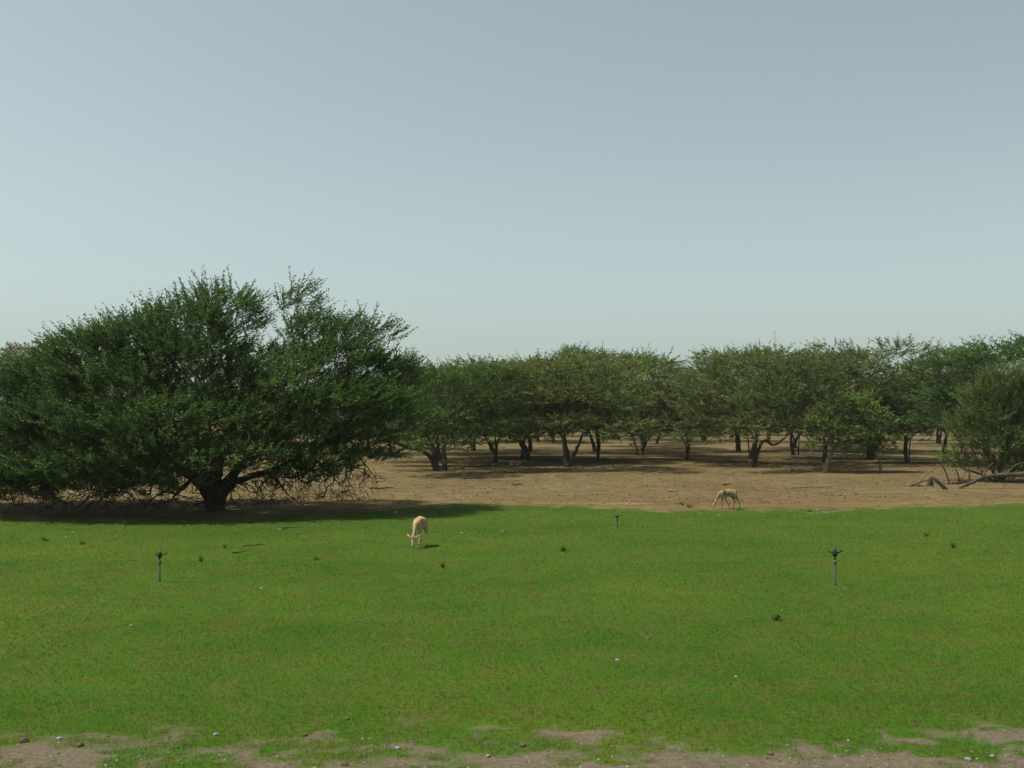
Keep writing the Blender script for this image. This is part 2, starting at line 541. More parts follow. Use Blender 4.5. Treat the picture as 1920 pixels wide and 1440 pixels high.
def leaf_mesh(name, P, D, Ls, n, ll, lw, mat, rng, tint0=None, curve=.25, spread=.8, droop=0.0):
    m = len(P)
    up = np.array([0, 0, 1.0])
    side = unit(np.cross(D, up))
    t = (np.arange(n) + .5) / n
    t = np.clip(t[None, :] + rng.uniform(-.3, .3, (m, n)) / n, 0, 1)
    pos = P[:, None] + D[:, None] * (Ls[:, None] * t)[..., None] + up * ((curve - droop) * Ls[:, None] * t ** 2)[..., None]
    pos = pos + rng.normal(size=(m, n, 3)) * .02
    s = np.where(np.arange(n) % 2 == 0, 1, -1)[None, :] * rng.uniform(.4, 1.2, (m, n))
    ld = unit(D[:, None] * rng.uniform(.2, .9, (m, n))[..., None] + side[:, None] * (s * spread)[..., None] + up * rng.uniform(-.25, .55, (m, n))[..., None] - up * droop)
    nr = unit(up + rng.normal(size=(m, n, 3)) * .55)
    wd = unit(np.cross(ld, nr))
    l = ll * rng.uniform(.6, 1.3, (m, n))[..., None] * (1.1 - .55 * t[..., None])
    w = lw * rng.uniform(.7, 1.2, (m, n))[..., None]
    V = np.stack([pos, pos + ld * l * .5 + wd * w, pos + ld * l, pos + ld * l * .5 - wd * w], 2).reshape(-1, 3)
    me = mesh_np(name, V, np.arange(len(V)), 4, [mat])
    base = rng.random(m) if tint0 is None else tint0
    tint = np.clip(base[:, None] * .7 + rng.random((m, n)) * .3, 0, 1).ravel()
    at = me.attributes.new('tint', 'FLOAT', 'FACE'); at.data.foreach_set('value', tint.astype(np.float32))
    return me

def build_tree(name, base, stems, lobes, ntips, leafmat, barkmat, seed, r_trunk=.2, nleaf=12, ll=.11, lw=.022,
               slen=(.35, .8), rot=0, bare=0.0, curve=.25, spread=.8, droop=0.0, bare_lobes=None, nbare=0, bare_from=None, shell=.55, upz=.22, jit=.45):
    """stems: polylines from the ground (tree space); the tips are shared out to the nearest stem end"""
    rng = np.random.default_rng(seed)
    root = empty(name, base)
    P, pick = lobe_tips(lobes, ntips, rng, shell)
    ax = np.array([np.mean([l[0] for l in lobes]), np.mean([l[1] for l in lobes]), min(l[2] for l in lobes) - .5])
    lc = np.array(lobes, float)[pick, :3]
    D = unit((P - ax) * [1, 1, .35]) * .8 + unit((P - lc) * [1, 1, .5]) * .6 + rng.normal(size=P.shape) * jit
    D[:, 2] = D[:, 2] * .55 + upz
    D = unit(D)
    Ls = rng.uniform(*slen, len(P))
    # trunk and limbs
    tub = Tubes()
    ends = np.array([s[-1][:3] for s in stems], float)
    own = np.argmin(((P[:, None, :2] - ends[None, :, :2]) ** 2).sum(-1) - np.array([s[-1][3] * 6 for s in stems])[None], 1)
    for k, st in enumerate(stems):
        S = np.array(st, float)
        line = smoothline(S[:, :3], 5); rr = smoothline(np.repeat(S[:, 3:4], 3, 1), 5)[:, 0]
        line[1:] += rng.normal(size=(len(line) - 1, 3)) * rr[1:, None] * .14
        rr[0] *= 1.35
        if len(rr) > 1: rr[1] *= 1.08
        line[0, 2] -= .12
        tub.add(line, rr, 8)
        sub = P[own == k]
        if len(sub):
            grow(tub, sub, line[-1], unit((line[-1] - line[-3])[None])[0], len(sub), rr[-1] * .95, rng)
    # shoots that carry the leaves
    lb = rng.random(len(P)) >= bare
    up = np.array([0, 0, 1.0]) * ((curve - droop) * Ls)[:, None]
    sh = np.stack([P, P + D * Ls[:, None] + up], 1)
    tub.add_many(sh, np.broadcast_to(np.array([.009, .003]), (len(P), 2)))
    if nbare:
        B, _ = lobe_tips(bare_lobes, nbare, rng, .2)
        B[:, 2] = np.maximum(B[:, 2], .06)
        O = np.array(bare_from, float)
        ow = np.argmin(((B[:, None] - O[None]) ** 2).sum(-1), 1)
        for k in range(len(O)):
            sub = B[ow == k]
            if len(sub): grow(tub, sub, O[k], np.array([0, -.15, -.35]), len(sub), r_trunk, rng, .008, .26)
    trunk = link('trunk', tub.mesh('trunk', [barkmat]), root)
    crown = link('crown', leaf_mesh('crown', P[lb], D[lb], Ls[lb], nleaf, ll, lw, leafmat, rng, None, curve, spread, droop), root)
    return root

def dome_lobes(R, zb, zt, n, rng, cx=0, cy=0, flat=.42, ry=None):
    """lobes spread through a flat-topped umbrella crown"""
    ry = ry or R
    out = []
    H = zt - zb
    for i in range(n):
        a = i * 2.39996 + rng.uniform(-.4, .4)
        r = math.sqrt((i + .5) / n) * .80
        top = zb + H * (1 - .15 * r ** 2.2 - rng.uniform(0, .10))
        lr = R * rng.uniform(.26, .40)
        for lay in range(3):
            z = top - H * (.12 + .27 * lay) - rng.uniform(0, .08) * H
            if z < zb: continue
            rr = r * (1 + .10 * lay)
            if lay == 2 and r < .3: continue
            out.append((cx + R * rr * math.cos(a), cy + ry * rr * math.sin(a), z, lr, lr, H * flat * rng.uniform(.16, .27)))
    return out

def copy_tree(src, loc, rotz, sc):
    r = src.copy(); COL.objects.link(r)
    for k in ('label', 'category', 'group'):
        if k in r: del r[k]
    r.location = loc; r.rotation_euler = (0, 0, rotz); r.scale = sc
    for ch in src.children:
        c = ch.copy(); COL.objects.link(c); c.parent = r
    return r

# --- the big spreading tree on the left
bp = G(405, 957)
def B(px, py, dy=0.0):
    w = W(px, py, bp.y + dy); return (w.x - bp.x, dy, w.z - bp.z)
big_lobes = []
for px, py, dy, rx, ry, rz in [
    (420, 570, .3, 1.2, 1.9, .82), (340, 600, -.5, 1.4, 2.0, .8), (255, 632, .2, 1.5, 2.2, .85), (370, 655, -1.2, 1.5, 1.6, .7),
    (170, 668, -.3, 1.3, 2.2, .8), (95, 720, 0, 1.3, 2.2, .9), (200, 725, -1.9, 1.6, 1.4, .8), (310, 690, 1.8, 1.3, 1.5, .6),
    (30, 770, -.8, 1.5, 2.0, .9), (-60, 740, .5, 1.5, 2.2, .9), (-140, 770, .3, 1.3, 2.0, .9), (110, 800, -2.4, 1.7, 1.4, .8), (220, 808, -2.9, 1.6, 1.2, .7),
    (20, 842, -1.6, 1.5, 1.6, .55), (330, 790, -2.6, 1.3, 1.2, .65), (300, 835, -3.1, 1.4, 1.0, .5), (420, 800, -2.2, 1.1, 1.2, .6), (160, 855, -1.2, 1.5, 1.3, .4),
    (562, 556, .4, .70, .9, .68), (594, 612, .2, 1.08, 1.4, .72), (650, 610, 0, .95, 1.1, .55), (712, 602, -.2, .72, .7, .28), (545, 655, .6, .7, 1.2, .5), (480, 650, .9, .7, 1.0, .45),
    (640, 672, -.6, 1.3, 1.6, .7), (700, 700, .4, 1.2, 1.6, .7), (750, 720, .5, .7, 1.2, .75), (560, 735, -1.6, 1.3, 1.3, .8), (650, 765, -1.6, 1.4, 1.4, .75),
    (735, 790, .3, .8, 1.3, .5), (480, 790, -1.4, 1.2, 1.4, .7), (560, 820, -1.5, 1.5, 1.4, .55), (660, 830, -.8, 1.2, 1.3, .4), (450, 745, 1.5, 1.3, 1.5, .6),
    (150, 790, 2.4, 2.0, 1.4, .9), (350, 760, 2.8, 1.6, 1.2, .6), (600, 780, 2.4, 1.8, 1.3, .8), (60, 840, 2.0, 1.5, 1.4, .6), (60, 872, -2.4, 1.6, 1.2, .35), (190, 872, -3.2, 1.5, 1.0, .32), (470, 858, -2.6, 1.3, 1.1, .35), (590, 862, -2.0, 1.3, 1.1, .3), (380, 868, -3.4, 1.0, .8, .28), (690, 858, -.3, 1.0, 1.2, .25), (500, 690, -.9, 1.0, 1.1, .5), (-40, 860, .8, 1.5, 1.5, .5), (10, 880, -2.6, 1.5, 1.1, .35), (120, 886, -3.4, 1.3, .9, .28), (250, 868, -1.0, 1.4, 1.3, .35), (530, 850, .5, 1.5, 1.3, .3), (430, 720, -1.2, 1.1, 1.0, .6), (400, 770, -1.8, 1.1, 1.0, .5), (470, 830, -2.0, 1.1, 1.0, .45), (370, 840, -2.4, 1.1, .9, .4), (280, 890, -3.0, 1.2, .9, .28), (500, 880, -2.4, 1.1, .9, .25), (330, 880, -2.2, 1.1, .9, .28), (60, 900, -2.6, 1.4, 1.0, .3), (610, 880, -1.4, 1.0, .9, .2), (170, 905, -3.0, 1.1, .9, .25), (250, 745, -1.2, 1.3, 1.2, .7), (40, 915, -2.0, 1.4, 1.0, .28), (150, 928, -2.4, 1.3, .9, .22), (265, 918, -2.4, 1.1, .9, .22), (-30, 925, -.6, 1.4, 1.2, .3), (90, 905, .6, 1.4, 1.2, .3), (230, 900, .8, 1.3, 1.1, .25), (340, 908, -2.8, .8, .7, .18), (560, 892, -1.2, 1.1, .9, .2), (130, 735, 1.6, 1.4, 1.3, .7), (700, 760, -1.5, 1.0, 1.1, .6), (400, 850, 2.4, 1.7, 1.2, .4), (240, 850, 2.0, 1.5, 1.2, .4)]:
    x, y, z = B(px, py + (24 if py < 660 else 10 if py < 720 else 0), dy)
    big_lobes.append((x, y, z, rx, ry, rz))
big_stems = [
    [(0, 0, 0, 0.290), (.03, 0, .45, 0.266), (-.06, .05, .95, 0.244), (.05, .1, 1.6, 0.200), (.25, .2, 2.3, 0.148)],
    [(-.12, .0, .3, 0.192), (-.45, -.1, .95, 0.178), (-1.3, -.25, 1.35, 0.148), (-2.5, -.4, 1.6, 0.118), (-3.4, -.5, 2.0, 0.089)],
    [(-.05, .1, .5, 0.185), (-.55, .3, 1.4, 0.148), (-1.3, .5, 2.3, 0.126), (-1.8, .5, 3.2, 0.096)],
    [(.1, .0, .5, 0.178), (.5, .1, 1.15, 0.141), (1.3, .2, 1.9, 0.118), (2.2, .2, 2.9, 0.096), (2.7, .2, 3.8, 0.074)],
    [(.1, -.1, .4, 0.163), (.75, -.3, .95, 0.118), (1.9, -.6, 1.3, 0.096), (3.2, -.7, 1.9, 0.074)],
    [(-.1, -.1, .4, 0.163), (-.5, -.8, 1.1, 0.118), (-1.1, -1.6, 1.8, 0.089)],
]
bare = [(x, y, .85, 1.2, 1.3, .65) for x, y in ((-5.5, -.5), (-4.3, -1.2), (-3.2, .6), (-2.2, -1.6), (-1.2, .8), (1.4, -.6), (2.4, .6), (3.4, -.5), (4.3, .4), (-6.8, .4), (-1.5, -2.3), (2.2, -1.6))]
bare += [(x, y, .3, 1.4, 1.2, .25) for x, y in ((-5, -2.6), (-3.2, -3.0), (-1.2, -3.0), (.8, -2.2), (-7, -1.2), (-6, 0), (-4, -1), (-2.4, -1.6), (-.8, -1.5), (2, -.9), (3.6, -.2))]
big_tree = build_tree('acacia_tree', bp, big_stems, big_lobes, 13200, M['leaf_deep'], M['bark'], 11, r_trunk=.06, nleaf=24, ll=.125, lw=.025,
                      slen=(.3, .8), bare_lobes=bare, nbare=3700, jit=.5,
                      bare_from=[(-2.5, -.4, 1.6), (-3.4, -.5, 2.0), (-1.3, -.25, 1.35), (-.5, -.8, 1.1), (-5.2, -1, 2.0), (-6.6, .2, 2.0), (.75, -.3, .95), (1.9, -.6, 1.3), (3.2, -.7, 1.9), (4.4, .2, 2.1), (-.45, -.1, .95), (2.3, .6, 1.9), (-1.3, .8, 1.9), (-3.5, .9, 2.0)])
tag(big_tree, 'huge dark green spreading acacia with bare tangled lower branches, at left by the lawn', 'tree')

# --- the grove behind the bare ground
def at_px(base, px, py, dy=0.0):
    w = W(px, py, base.y + dy); return (w.x - base.x, dy, w.z - base.z)

def grove_tree(px, py, cx, hw, top, bot, leaf, seed, stems_px, label, ntips=1000, bark='bark', nl=17, bare_frac=.12, dens=None, **kw):
    base = G(px, py)
    m_px = base.y / FPX
    rng = np.random.default_rng(seed)
    R = hw * m_px * 1.28
    c = at_px(base, cx, 780)
    zt = at_px(base, cx, top)[2]; zb = at_px(base, cx, bot + 10)[2]
    lobes = dome_lobes(R, zb, zt, kw.pop('nlobe', 11), rng, cx=c[0], cy=rng.uniform(-.5, .5), ry=max(R * 1.7, 6.4))
    stems = []
    for st in stems_px:
        S = []
        for i, s in enumerate(st):
            p = at_px(base, s[0], s[1]); yy = s[3] if len(s) > 3 else 0
            S.append((p[0], yy, max(p[2], 0) if i else 0.0, s[2] * .78))
        stems.append(S)
    t = build_tree('acacia_tree', base, stems, lobes, int(ntips * NT), M[leaf], M[bark], seed, nleaf=nl, bare=bare_frac, **kw)
    tag(t, label, 'tree', 'acacia trees of the grove')
    return t

LL = dict(ll=.17, lw=.042, slen=(.4, 1.0), curve=.12, upz=.08)
NT = 1.9
T = {}
T['a'] = grove_tree(822, 882, 838, 112, 668, 838, 'leaf_green', 21,
    [[(820, 882, .24), (814, 856, .20), (812, 838, .14), (800, 815, .11)], [(819, 880, .2), (806, 856, .15, -.2), (785, 842, .13, -.4), (748, 832, .10, -.6)],
     [(834, 882, .19), (833, 860, .17, .2), (832, 838, .14, .3), (845, 815, .11, .4)]],
    'twin-trunked acacia with a long low limb to the left, nearest the big tree', 1350, **LL)
T['d'] = grove_tree(1063, 876, 1066, 120, 657, 826, 'leaf_olive', 22,
    [[(1064, 876, .25), (1061, 853, .22), (1059, 833, .18), (1056, 812, .14)], [(1066, 868, .17), (1078, 848, .14, -.2), (1086, 828, .11, -.3), (1092, 810, .09, -.4)]],
    'front acacia with a V-forked trunk in the middle of the grove', 1400, **LL)
T['j'] = grove_tree(1410, 876, 1425, 108, 644, 826, 'leaf_olive', 23,
    [[(1410, 876, .23), (1409, 856, .21), (1414, 836, .18), (1420, 818, .14)], [(1412, 852, .15), (1432, 828, .12, .3), (1455, 835, .09, .5), (1475, 822, .07, .5)]],
    'grey-green acacia with one stout short trunk, behind the gazelle at the lawn edge', 1400, bare_frac=.22, **LL)
T['c'] = grove_tree(992, 862, 958, 108, 664, 818, 'leaf_green', 24,
    [[(992, 862, .24), (986, 848, .22), (976, 831, .19), (966, 818, .15)], [(978, 834, .14), (984, 820, .12, .3), (1000, 806, .09, .5)]],
    'acacia with a thick trunk leaning left, over the shaded gazelle', 1250, **LL)
T['l'] = grove_tree(1630, 862, 1650, 128, 630, 806, 'leaf_olive', 25,
    [[(1630, 862, .28), (1630, 845, .25), (1631, 828, .21), (1636, 810, .16)], [(1632, 832, .16), (1660, 815, .13, .3), (1700, 808, .10, .6), (1735, 796, .08, .6)]],
    'tall open-topped acacia behind the pale-stemmed leafy tree', 1250, bare_frac=.28, **LL)
T['f'] = grove_tree(1203, 853, 1182, 66, 655, 806, 'leaf_green', 26,
    [[(1203, 853, .22), (1206, 835, .20), (1210, 812, .16), (1214, 796, .12)], [(1197, 853, .12), (1190, 828, .10, .2), (1184, 808, .08, .3)]],
    'acacia with one thin and one thick trunk, right of the grove centre', 1000, **LL)
T['h'] = grove_tree(1288, 862, 1290, 62, 702, 820, 'leaf_olive', 27,
    [[(1287, 862, .10), (1287, 838, .09), (1281, 824, .07), (1276, 812, .06)], [(1290, 862, .10), (1289, 836, .08), (1290, 815, .06)]],
    'small slender twin-stemmed acacia standing in the gap left of the stout trunk', 750, bare_frac=.25, **LL)
T['b'] = grove_tree(928, 853, 895, 92, 678, 812, 'leaf_green', 28,
    [[(928, 853, .24), (922, 840, .21), (915, 826, .18), (908, 812, .14)]],
    'acacia with a single dark trunk leaning left, behind the twin-trunked one', 1100, **LL)
T['e'] = grove_tree(1118, 847, 1125, 84, 644, 808, 'leaf_green', 29,
    [[(1116, 847, .22), (1112, 832, .18), (1106, 815, .14)], [(1121, 847, .22), (1122, 830, .2), (1121, 808, .15)]],
    'tall green acacia with two close upright trunks, highest of the grove centre', 1150, **LL)
T['k'] = grove_tree(1488, 853, 1510, 82, 652, 808, 'leaf_olive', 30,
    [[(1488, 853, .18), (1484, 836, .16), (1483, 815, .13)], [(1497, 852, .07), (1498, 830, .06), (1500, 810, .05)]],
    'acacia with a slim trunk and a thin pole stem, left of the leafy tree', 1000, bare_frac=.25, **LL)
T['o'] = grove_tree(1772, 866, 1780, 80, 645, 800, 'leaf_green', 31,
    [[(1772, 866, .2), (1770, 845, .17), (1774, 820, .13)]],
    'acacia filling the gap between the open-topped tree and the right edge', 950, **LL)
T['n'] = grove_tree(1905, 878, 1905, 118, 622, 815, 'leaf_deep', 32,
    [[(1905, 878, .3), (1900, 850, .26), (1890, 825, .2)], [(1908, 868, .2), (1925, 845, .16), (1945, 820, .12)]],
    'tall dark green acacia cut by the right edge of the picture', 1400, **LL)

# trees that reuse the grown shapes: (px, base py, source, scale, height scale, turn, label)
more = [
    (1384, 846, 'f', 1.05, 1.10, 1.9, 'acacia with a dark trunk behind and left of the stout short trunk'),
    (1230, 832, 'b', .95, .95, 2.6, 'far acacia with a straight trunk in the gap right of the grove centre'),
    (887, 845, 'e', .82, .80, .9, 'acacia with two thin far trunks, right of the twin-trunked tree'),
    (733, 853, 'k', .95, .85, 1.2, 'slim acacia just clear of the big tree, far behind its right side'),
    (1697, 850, 'b', .95, .95, 4.1, 'acacia behind the open-topped tree, over the pale open ground'),
    (1008, 828, 'h', 1.3, 1.2, 0.4, 'small far acacia just right of the thick left-leaning trunk'),
    (1036, 830, 'f', 1.0, 0.95, 2.2, 'far acacia just left of the V-forked trunk'),
    (1150, 824, 'c', 1.1, 1.0, 3.0, 'far acacia just right of the two close upright trunks'),
    (965, 826, 'd', 1.0, 1.0, 1.4, 'far acacia behind the bend of the thick left-leaning trunk'),
    (1320, 826, 'e', 1.1, 0.95, 5.0, 'far acacia just right of the slender twin-stemmed one'),
    (1440, 829, 'c', 1.05, 0.95, 4.4, 'far acacia just right of the stout short trunk'),
    (1560, 834, 'd', 0.95, 0.95, 2.8, 'far acacia behind the pale leaning stems'),
    (1645, 826, 'j', 1.1, 1.0, 0.9, 'far acacia right behind the open-topped tree'),
    (1760, 832, 'e', 1.0, 0.95, 1.7, 'far acacia over the pale open ground at right'),
    (1850, 838, 'd', 1.0, 1.0, 3.9, 'far acacia showing through the feathery shrub'),
    (845, 830, 'a', 1.05, 1.0, 2.0, 'far acacia directly behind the twin-trunked acacia'),
    (770, 828, 'c', 1.1, 1.0, 0.3, 'far acacia above the long low limb left of the twin trunks'),
    (690, 842, 'd', 0.95, 0.9, 5.1, 'far acacia behind the right tips of the big tree'),
    (610, 850, 'a', 0.95, 0.9, 4.0, 'acacia far behind the right half of the big tree'),
    (520, 836, 'e', 1.0, 0.95, 3.3, 'far acacia behind the big tree, just right of its trunk'),
    (300, 845, 'c', 1.0, 0.9, 1.1, 'far acacia behind the big tree, just left of its trunk'),
    (170, 856, 'a', 0.95, 0.85, 1.8, 'acacia far behind the left half of the big tree'),
    (1940, 830, 'c', 1.1, 1.05, 1.2, 'far acacia at the right edge behind the tall dark one'),
    (1100, 818, 'd', 1.2, 1.0, 2.5, 'rearmost acacia between the V-forked and the upright twin trunks'),
    (1250, 817, 'a', 1.2, 1.0, 0.5, 'rearmost acacia in the gap right of the grove centre'),
    (900, 817, 'j', 1.2, 1.0, 1.0, 'rearmost acacia beyond the two thin far trunks'),
    (1400, 816, 'd', 1.2, 1.0, 2.9, 'rearmost acacia straight behind the stout short trunk'),
    (1520, 817, 'e', 1.2, 1.0, 2.1, 'rearmost acacia left of the pale leaning stems'),
    (1850, 818, 'a', 1.2, 1.0, 3.5, 'rearmost acacia toward the right edge'),
    (1690, 817, 'c', 1.2, 1.0, 4.2, 'rearmost acacia right of the open-topped tree'),
    (824, 863, 'e', 0.9, 0.82, 2.4, 'added shade acacia crown filling the canopy behind the twin-trunked tree'),  # from here down: trees added to deepen the canopy and its shade
    (1066, 859, 'b', 0.95, 0.86, 1.0, 'added shade acacia hidden behind the V-forked trunk, its crown joining the canopy'),
    (1413, 860, 'k', 1.0, 0.85, 3.6, 'added shade acacia hidden behind the stout short trunk, filling the canopy'),
    (994, 847, 'l', 0.95, 0.8, 2.9, 'added shade acacia hidden behind the thick left-leaning trunk'),
    (1633, 847, 'd', 0.95, 0.85, 5.2, 'added shade acacia hidden behind the trunk of the open-topped tree'),
    (1290, 847, 'c', 0.95, 0.85, 4.6, 'added shade acacia hidden behind the slender twin-stemmed one'),
    (1121, 864, 'h', 1.25, 1.0, 1.3, 'added slim shade acacia in front of the two close upright trunks'),
    (1205, 839, 'd', 0.95, 0.85, 0.2, 'added shade acacia hidden behind the thin-and-thick pair of trunks'),
    (1487, 840, 'c', 0.95, 0.85, 2.0, 'added shade acacia hidden behind the slim trunk with the pole stem'),
    (1548, 866, 'h', 1.35, 0.9, 3.0, 'added slim shade acacia behind the pale leaning stems'),
    (1700, 866, 'k', 0.9, 0.85, 0.7, 'added shade acacia with its trunk behind the thin curved pale stem, right'),
    (930, 868, 'h', 1.2, 0.95, 2.2, 'added slim shade acacia left of the shaded gazelle'),
]
for px, py, k, s, sz, rz, lab in more:
    t = copy_tree(T[k], G(px, py), rz, (s, s, s * sz))
    tag(t, lab, 'tree', 'acacia trees of the grove')

# off to the left behind the big tree
b0 = G(35, 888)
rng0 = np.random.default_rng(61)
t = build_tree('desert_tree', b0, [[(0, 0, 0, .18), (.05, 0, 1.2, .15), (.1, 0, 2.4, .11)]],
               [(0, 0, 5.9, 1.0, 1.0, .75), (1.0, .2, 5.4, .9, .9, .6), (-1.0, 0, 5.2, 1.0, 1.0, .6), (.2, -.4, 4.6, 1.6, 1.3, .7), (2.0, 0, 5.6, .6, .6, .4)], 900, M['leaf_straw'], M['bark_brown'], 62,
               nleaf=12, ll=.19, lw=.03, slen=(.3, .7), curve=0, droop=.3)
tag(t, 'pale straw-coloured tree peeping out behind the big tree at far left', 'tree')
t = copy_tree(T['n'], G(-70, 890), 2.0, (.9, .9, .72))
tag(t, 'dark acacia behind the big tree at the left edge', 'tree')

# broad-leaved tree with pale stems
def broadleaf():
    base = G(1547, 886)
    f = lambda px, py, dy=0: at_px(base, px, py, dy)
    lobes = []
    for px, py, dy, r in ((1545, 800, 0, 1.0), (1570, 770, .2, 1.0), (1605, 760, -.2, 1.0), (1640, 785, 0, 1.0), (1580, 815, -.4, 1.1), (1620, 820, -.3, 1.0), (1660, 822, 0, .8), (1535, 835, .1, .7), (1600, 840, -.2, .9), (1655, 838, -.2, .6)):
        x, y, z = f(px, py, dy); lobes.append((x, y, z, r * 1.15, r * 1.2, r * .6))
    def S(*pts): return [(*f(px, py, dy)[:2], max(0, f(px, py)[2]) if i else 0, r) for i, (px, py, r, dy) in enumerate(pts)]
    stems = [S((1545, 886, .15, 0), (1553, 862, .12, 0), (1563, 843, .10, 0), (1572, 828, .07, 0)),
             S((1549, 886, .07, -.1), (1555, 862, .06, -.1), (1571, 835, .05, -.1), (1582, 815, .04, 0)),
             S((1651, 882, .07, 0), (1650, 866, .065, 0), (1641, 850, .055, 0), (1634, 832, .05, 0))]
    t = build_tree('broadleaf_tree', base, stems, lobes, 900, M['leaf_broad'], M['bark_pale'], 71, nleaf=10, ll=.17, lw=.05, slen=(.25, .55), curve=.1, shell=.3, jit=.8)
    tag(t, 'bright green broad-leaved tree with pale leaning stems in front of the grove', 'tree')
broadleaf()

# feathery light green shrub at the right
def feathery():
    base = G(1868, 902)
    lobes = []
    for px, py, dy, r in ((1880, 728, .6, 1.1), (1930, 735, .4, 1.2), (1845, 752, .4, .9), (1805, 800, .4, .7), (1850, 790, 0, 1.0), (1890, 770, .3, 1.1), (1930, 800, .2, 1.1), (1830, 830, -.2, .9), (1870, 835, -.4, 1.0), (1915, 850, -.3, 1.0), (1800, 865, .2, .55), (1835, 875, -.2, .6), (1780, 868, .6, .4), (1890, 880, -.4, .8), (1940, 870, 0, .9)):
        x, y, z = at_px(base, px, py, dy); lobes.append((x, y, max(z, .3), r, r, r * .7))
    stems = [[(0, 0, 0, .10), (-.2, 0, .7, .08), (-.5, .1, 1.5, .06)], [(.1, 0, 0, .10), (.3, .1, .9, .08), (.5, .2, 2.4, .05)], [(.2, .1, 0, .08), (1.0, .1, .6, .06), (1.6, 0, 1.2, .05)], [(-.1, 0, 0, .06), (-.8, .1, .35, .05), (-1.5, .2, .6, .03)]]
    t = build_tree('feathery_shrub', base, stems, lobes, 2700, M['leaf_willow'], M['bark_brown'], 81, nleaf=15, ll=.17, lw=.022, slen=(.35, .8), curve=.35, droop=.1, spread=.45, shell=.3, upz=.5, jit=.6)
    tag(t, 'feathery light green shrub hanging over the fallen grey trunk at right', 'shrub')
feathery()

# ------------------------------------------------------------------ fallen dead wood at the right
def dead_wood():
    b = G(1800, 916)
    r = empty('fallen_tree', b, 'fallen grey trunk lying under the feathery shrub at right', 'log')
    f = lambda px, py, dy=0: np.array(at_px(b, px, py, dy))
    tb = Tubes()
    L = smoothline([f(1797, 915), f(1815, 907), f(1834, 900), f(1856, 893), (f(1895, 890)), f(1950, 884)], 5)
    rr = np.interp(np.linspace(0, 1, len(L)), [0, .15, .5, 1], [.045, .065, .08, .11])
    L[1:-1] += np.random.default_rng(3).normal(size=(len(L) - 2, 3)) * .025
    tb.add(L, rr, 8)
    link('trunk', tb.mesh('trunk', [M['bark_dead']]), r)
    for pts, rad in (([(1842, 897), (1850, 880), (1862, 868)], .05), ([(1870, 892), (1858, 876), (1838, 862)], .035), ([(1885, 891), (1905, 872), (1925, 866)], .045), ([(1858, 894), (1880, 903), (1888, 900)], .03)):
        tb = Tubes(); L = smoothline([f(*p) for p in pts], 4); tb.add(L, np.linspace(rad, rad * .4, len(L)), 5)
        link('branch', tb.mesh('branch', [M['bark_dead']]), r)
    # broken leaning log with a splintered end
    b2 = G(1770, 918); g = lambda px, py, dy=0: np.array(at_px(b2, px, py, dy))
    r2 = empty('broken_log', b2, 'broken grey log leaning up beside a dark stump, left of the fallen trunk', 'log')
    tb = Tubes(); L = smoothline([g(1774, 918), g(1765, 909), g(1755, 900), g(1747, 893, .1)], 4); tb.add(L, np.linspace(.085, .07, len(L)), 8)
    link('trunk', tb.mesh('trunk', [M['bark_dead']]), r2)
    b3 = G(1745, 911); g3 = lambda px, py, dy=0: np.array(at_px(b3, px, py, dy))
    r3 = empty('tree_stump', b3, 'short dark brown stump behind the broken leaning log', 'stump')
    tb = Tubes(); tb.add(smoothline([g3(1743, 912), g3(1744, 905), g3(1746, 896)], 3), np.linspace(.13, .10, 7), 8)
    link('trunk', tb.mesh('trunk', [M['bark']]), r3)
    tb = Tubes(); tb.add(smoothline([g3(1748, 911), g3(1750, 905, -.1), g3(1750, 899, -.1)], 3), np.linspace(.04, .02, 7), 5)
    link('splinter', tb.mesh('splinter', [M['bark_pale']]), r3)
    # long dark pole
    b4 = G(1790, 908); g4 = lambda px, py, dy=0: np.array(at_px(b4, px, py, dy))
    r4 = empty('dead_pole', b4, 'long thin dark dead stem propped between the stump and fallen trunk', 'branch')
    tb = Tubes(); tb.add(smoothline([g4(1742, 911), g4(1768, 909), g4(1800, 905), g4(1838, 898)], 4), np.linspace(.07, .05, 13), 6)
    link('stem', tb.mesh('stem', [M['bark']]), r4)
    for pts, rad in (([(1780, 907), (1776, 893), (1770, 878), (1763, 862)], .04), ([(1771, 884), (1774, 872)], .025), ([(1799, 904), (1796, 890), (1791, 876)], .045), ([(1798, 905), (1805, 892), (1812, 880)], .022), ([(1786, 905), (1791, 893), (1789, 884)], .025), ([(1817, 901), (1818, 888), (1816, 877)], .045), ([(1797, 911), (1804, 898), (1809, 890)], .025)):
        tb = Tubes(); L = smoothline([g4(*p) for p in pts], 3); tb.add(L, np.linspace(rad, rad * .5, len(L)), 5)
        link('branch', tb.mesh('branch', [M['bark_pale'] if rad < .03 else M['bark_brown']]), r4)
    # pale forked branch
    b5 = G(1704, 912); g5 = lambda px, py, dy=0: np.array(at_px(b5, px, py, dy))
    r5 = empty('fallen_branch', b5, 'bleached forked branch rising to the right, left end of the deadwood', 'branch')
    tb = Tubes(); L = smoothline([g5(1701, 912), g5(1712, 907), g5(1722, 905), g5(1730, 895), (g5(1745, 883)), g5(1761, 871)], 4); tb.add(L, np.linspace(.05, .02, len(L)), 6)
    link('stem', tb.mesh('stem', [M['bark_pale']]), r5)
    for pts, rad in (([(1722, 905), (1733, 902), (1743, 900)], .03), ([(1706, 911), (1718, 910), (1735, 912)], .04), ([(1740, 886), (1755, 874), (1756, 869)], .02), ([(1701, 911), (1712, 903), (1717, 904)], .03)):
        tb = Tubes(); L = smoothline([g5(*p) for p in pts], 3); tb.add(L, np.linspace(rad, rad * .5, len(L)), 5)
        link('fork', tb.mesh('fork', [M['bark_pale']]), r5)
dead_wood()

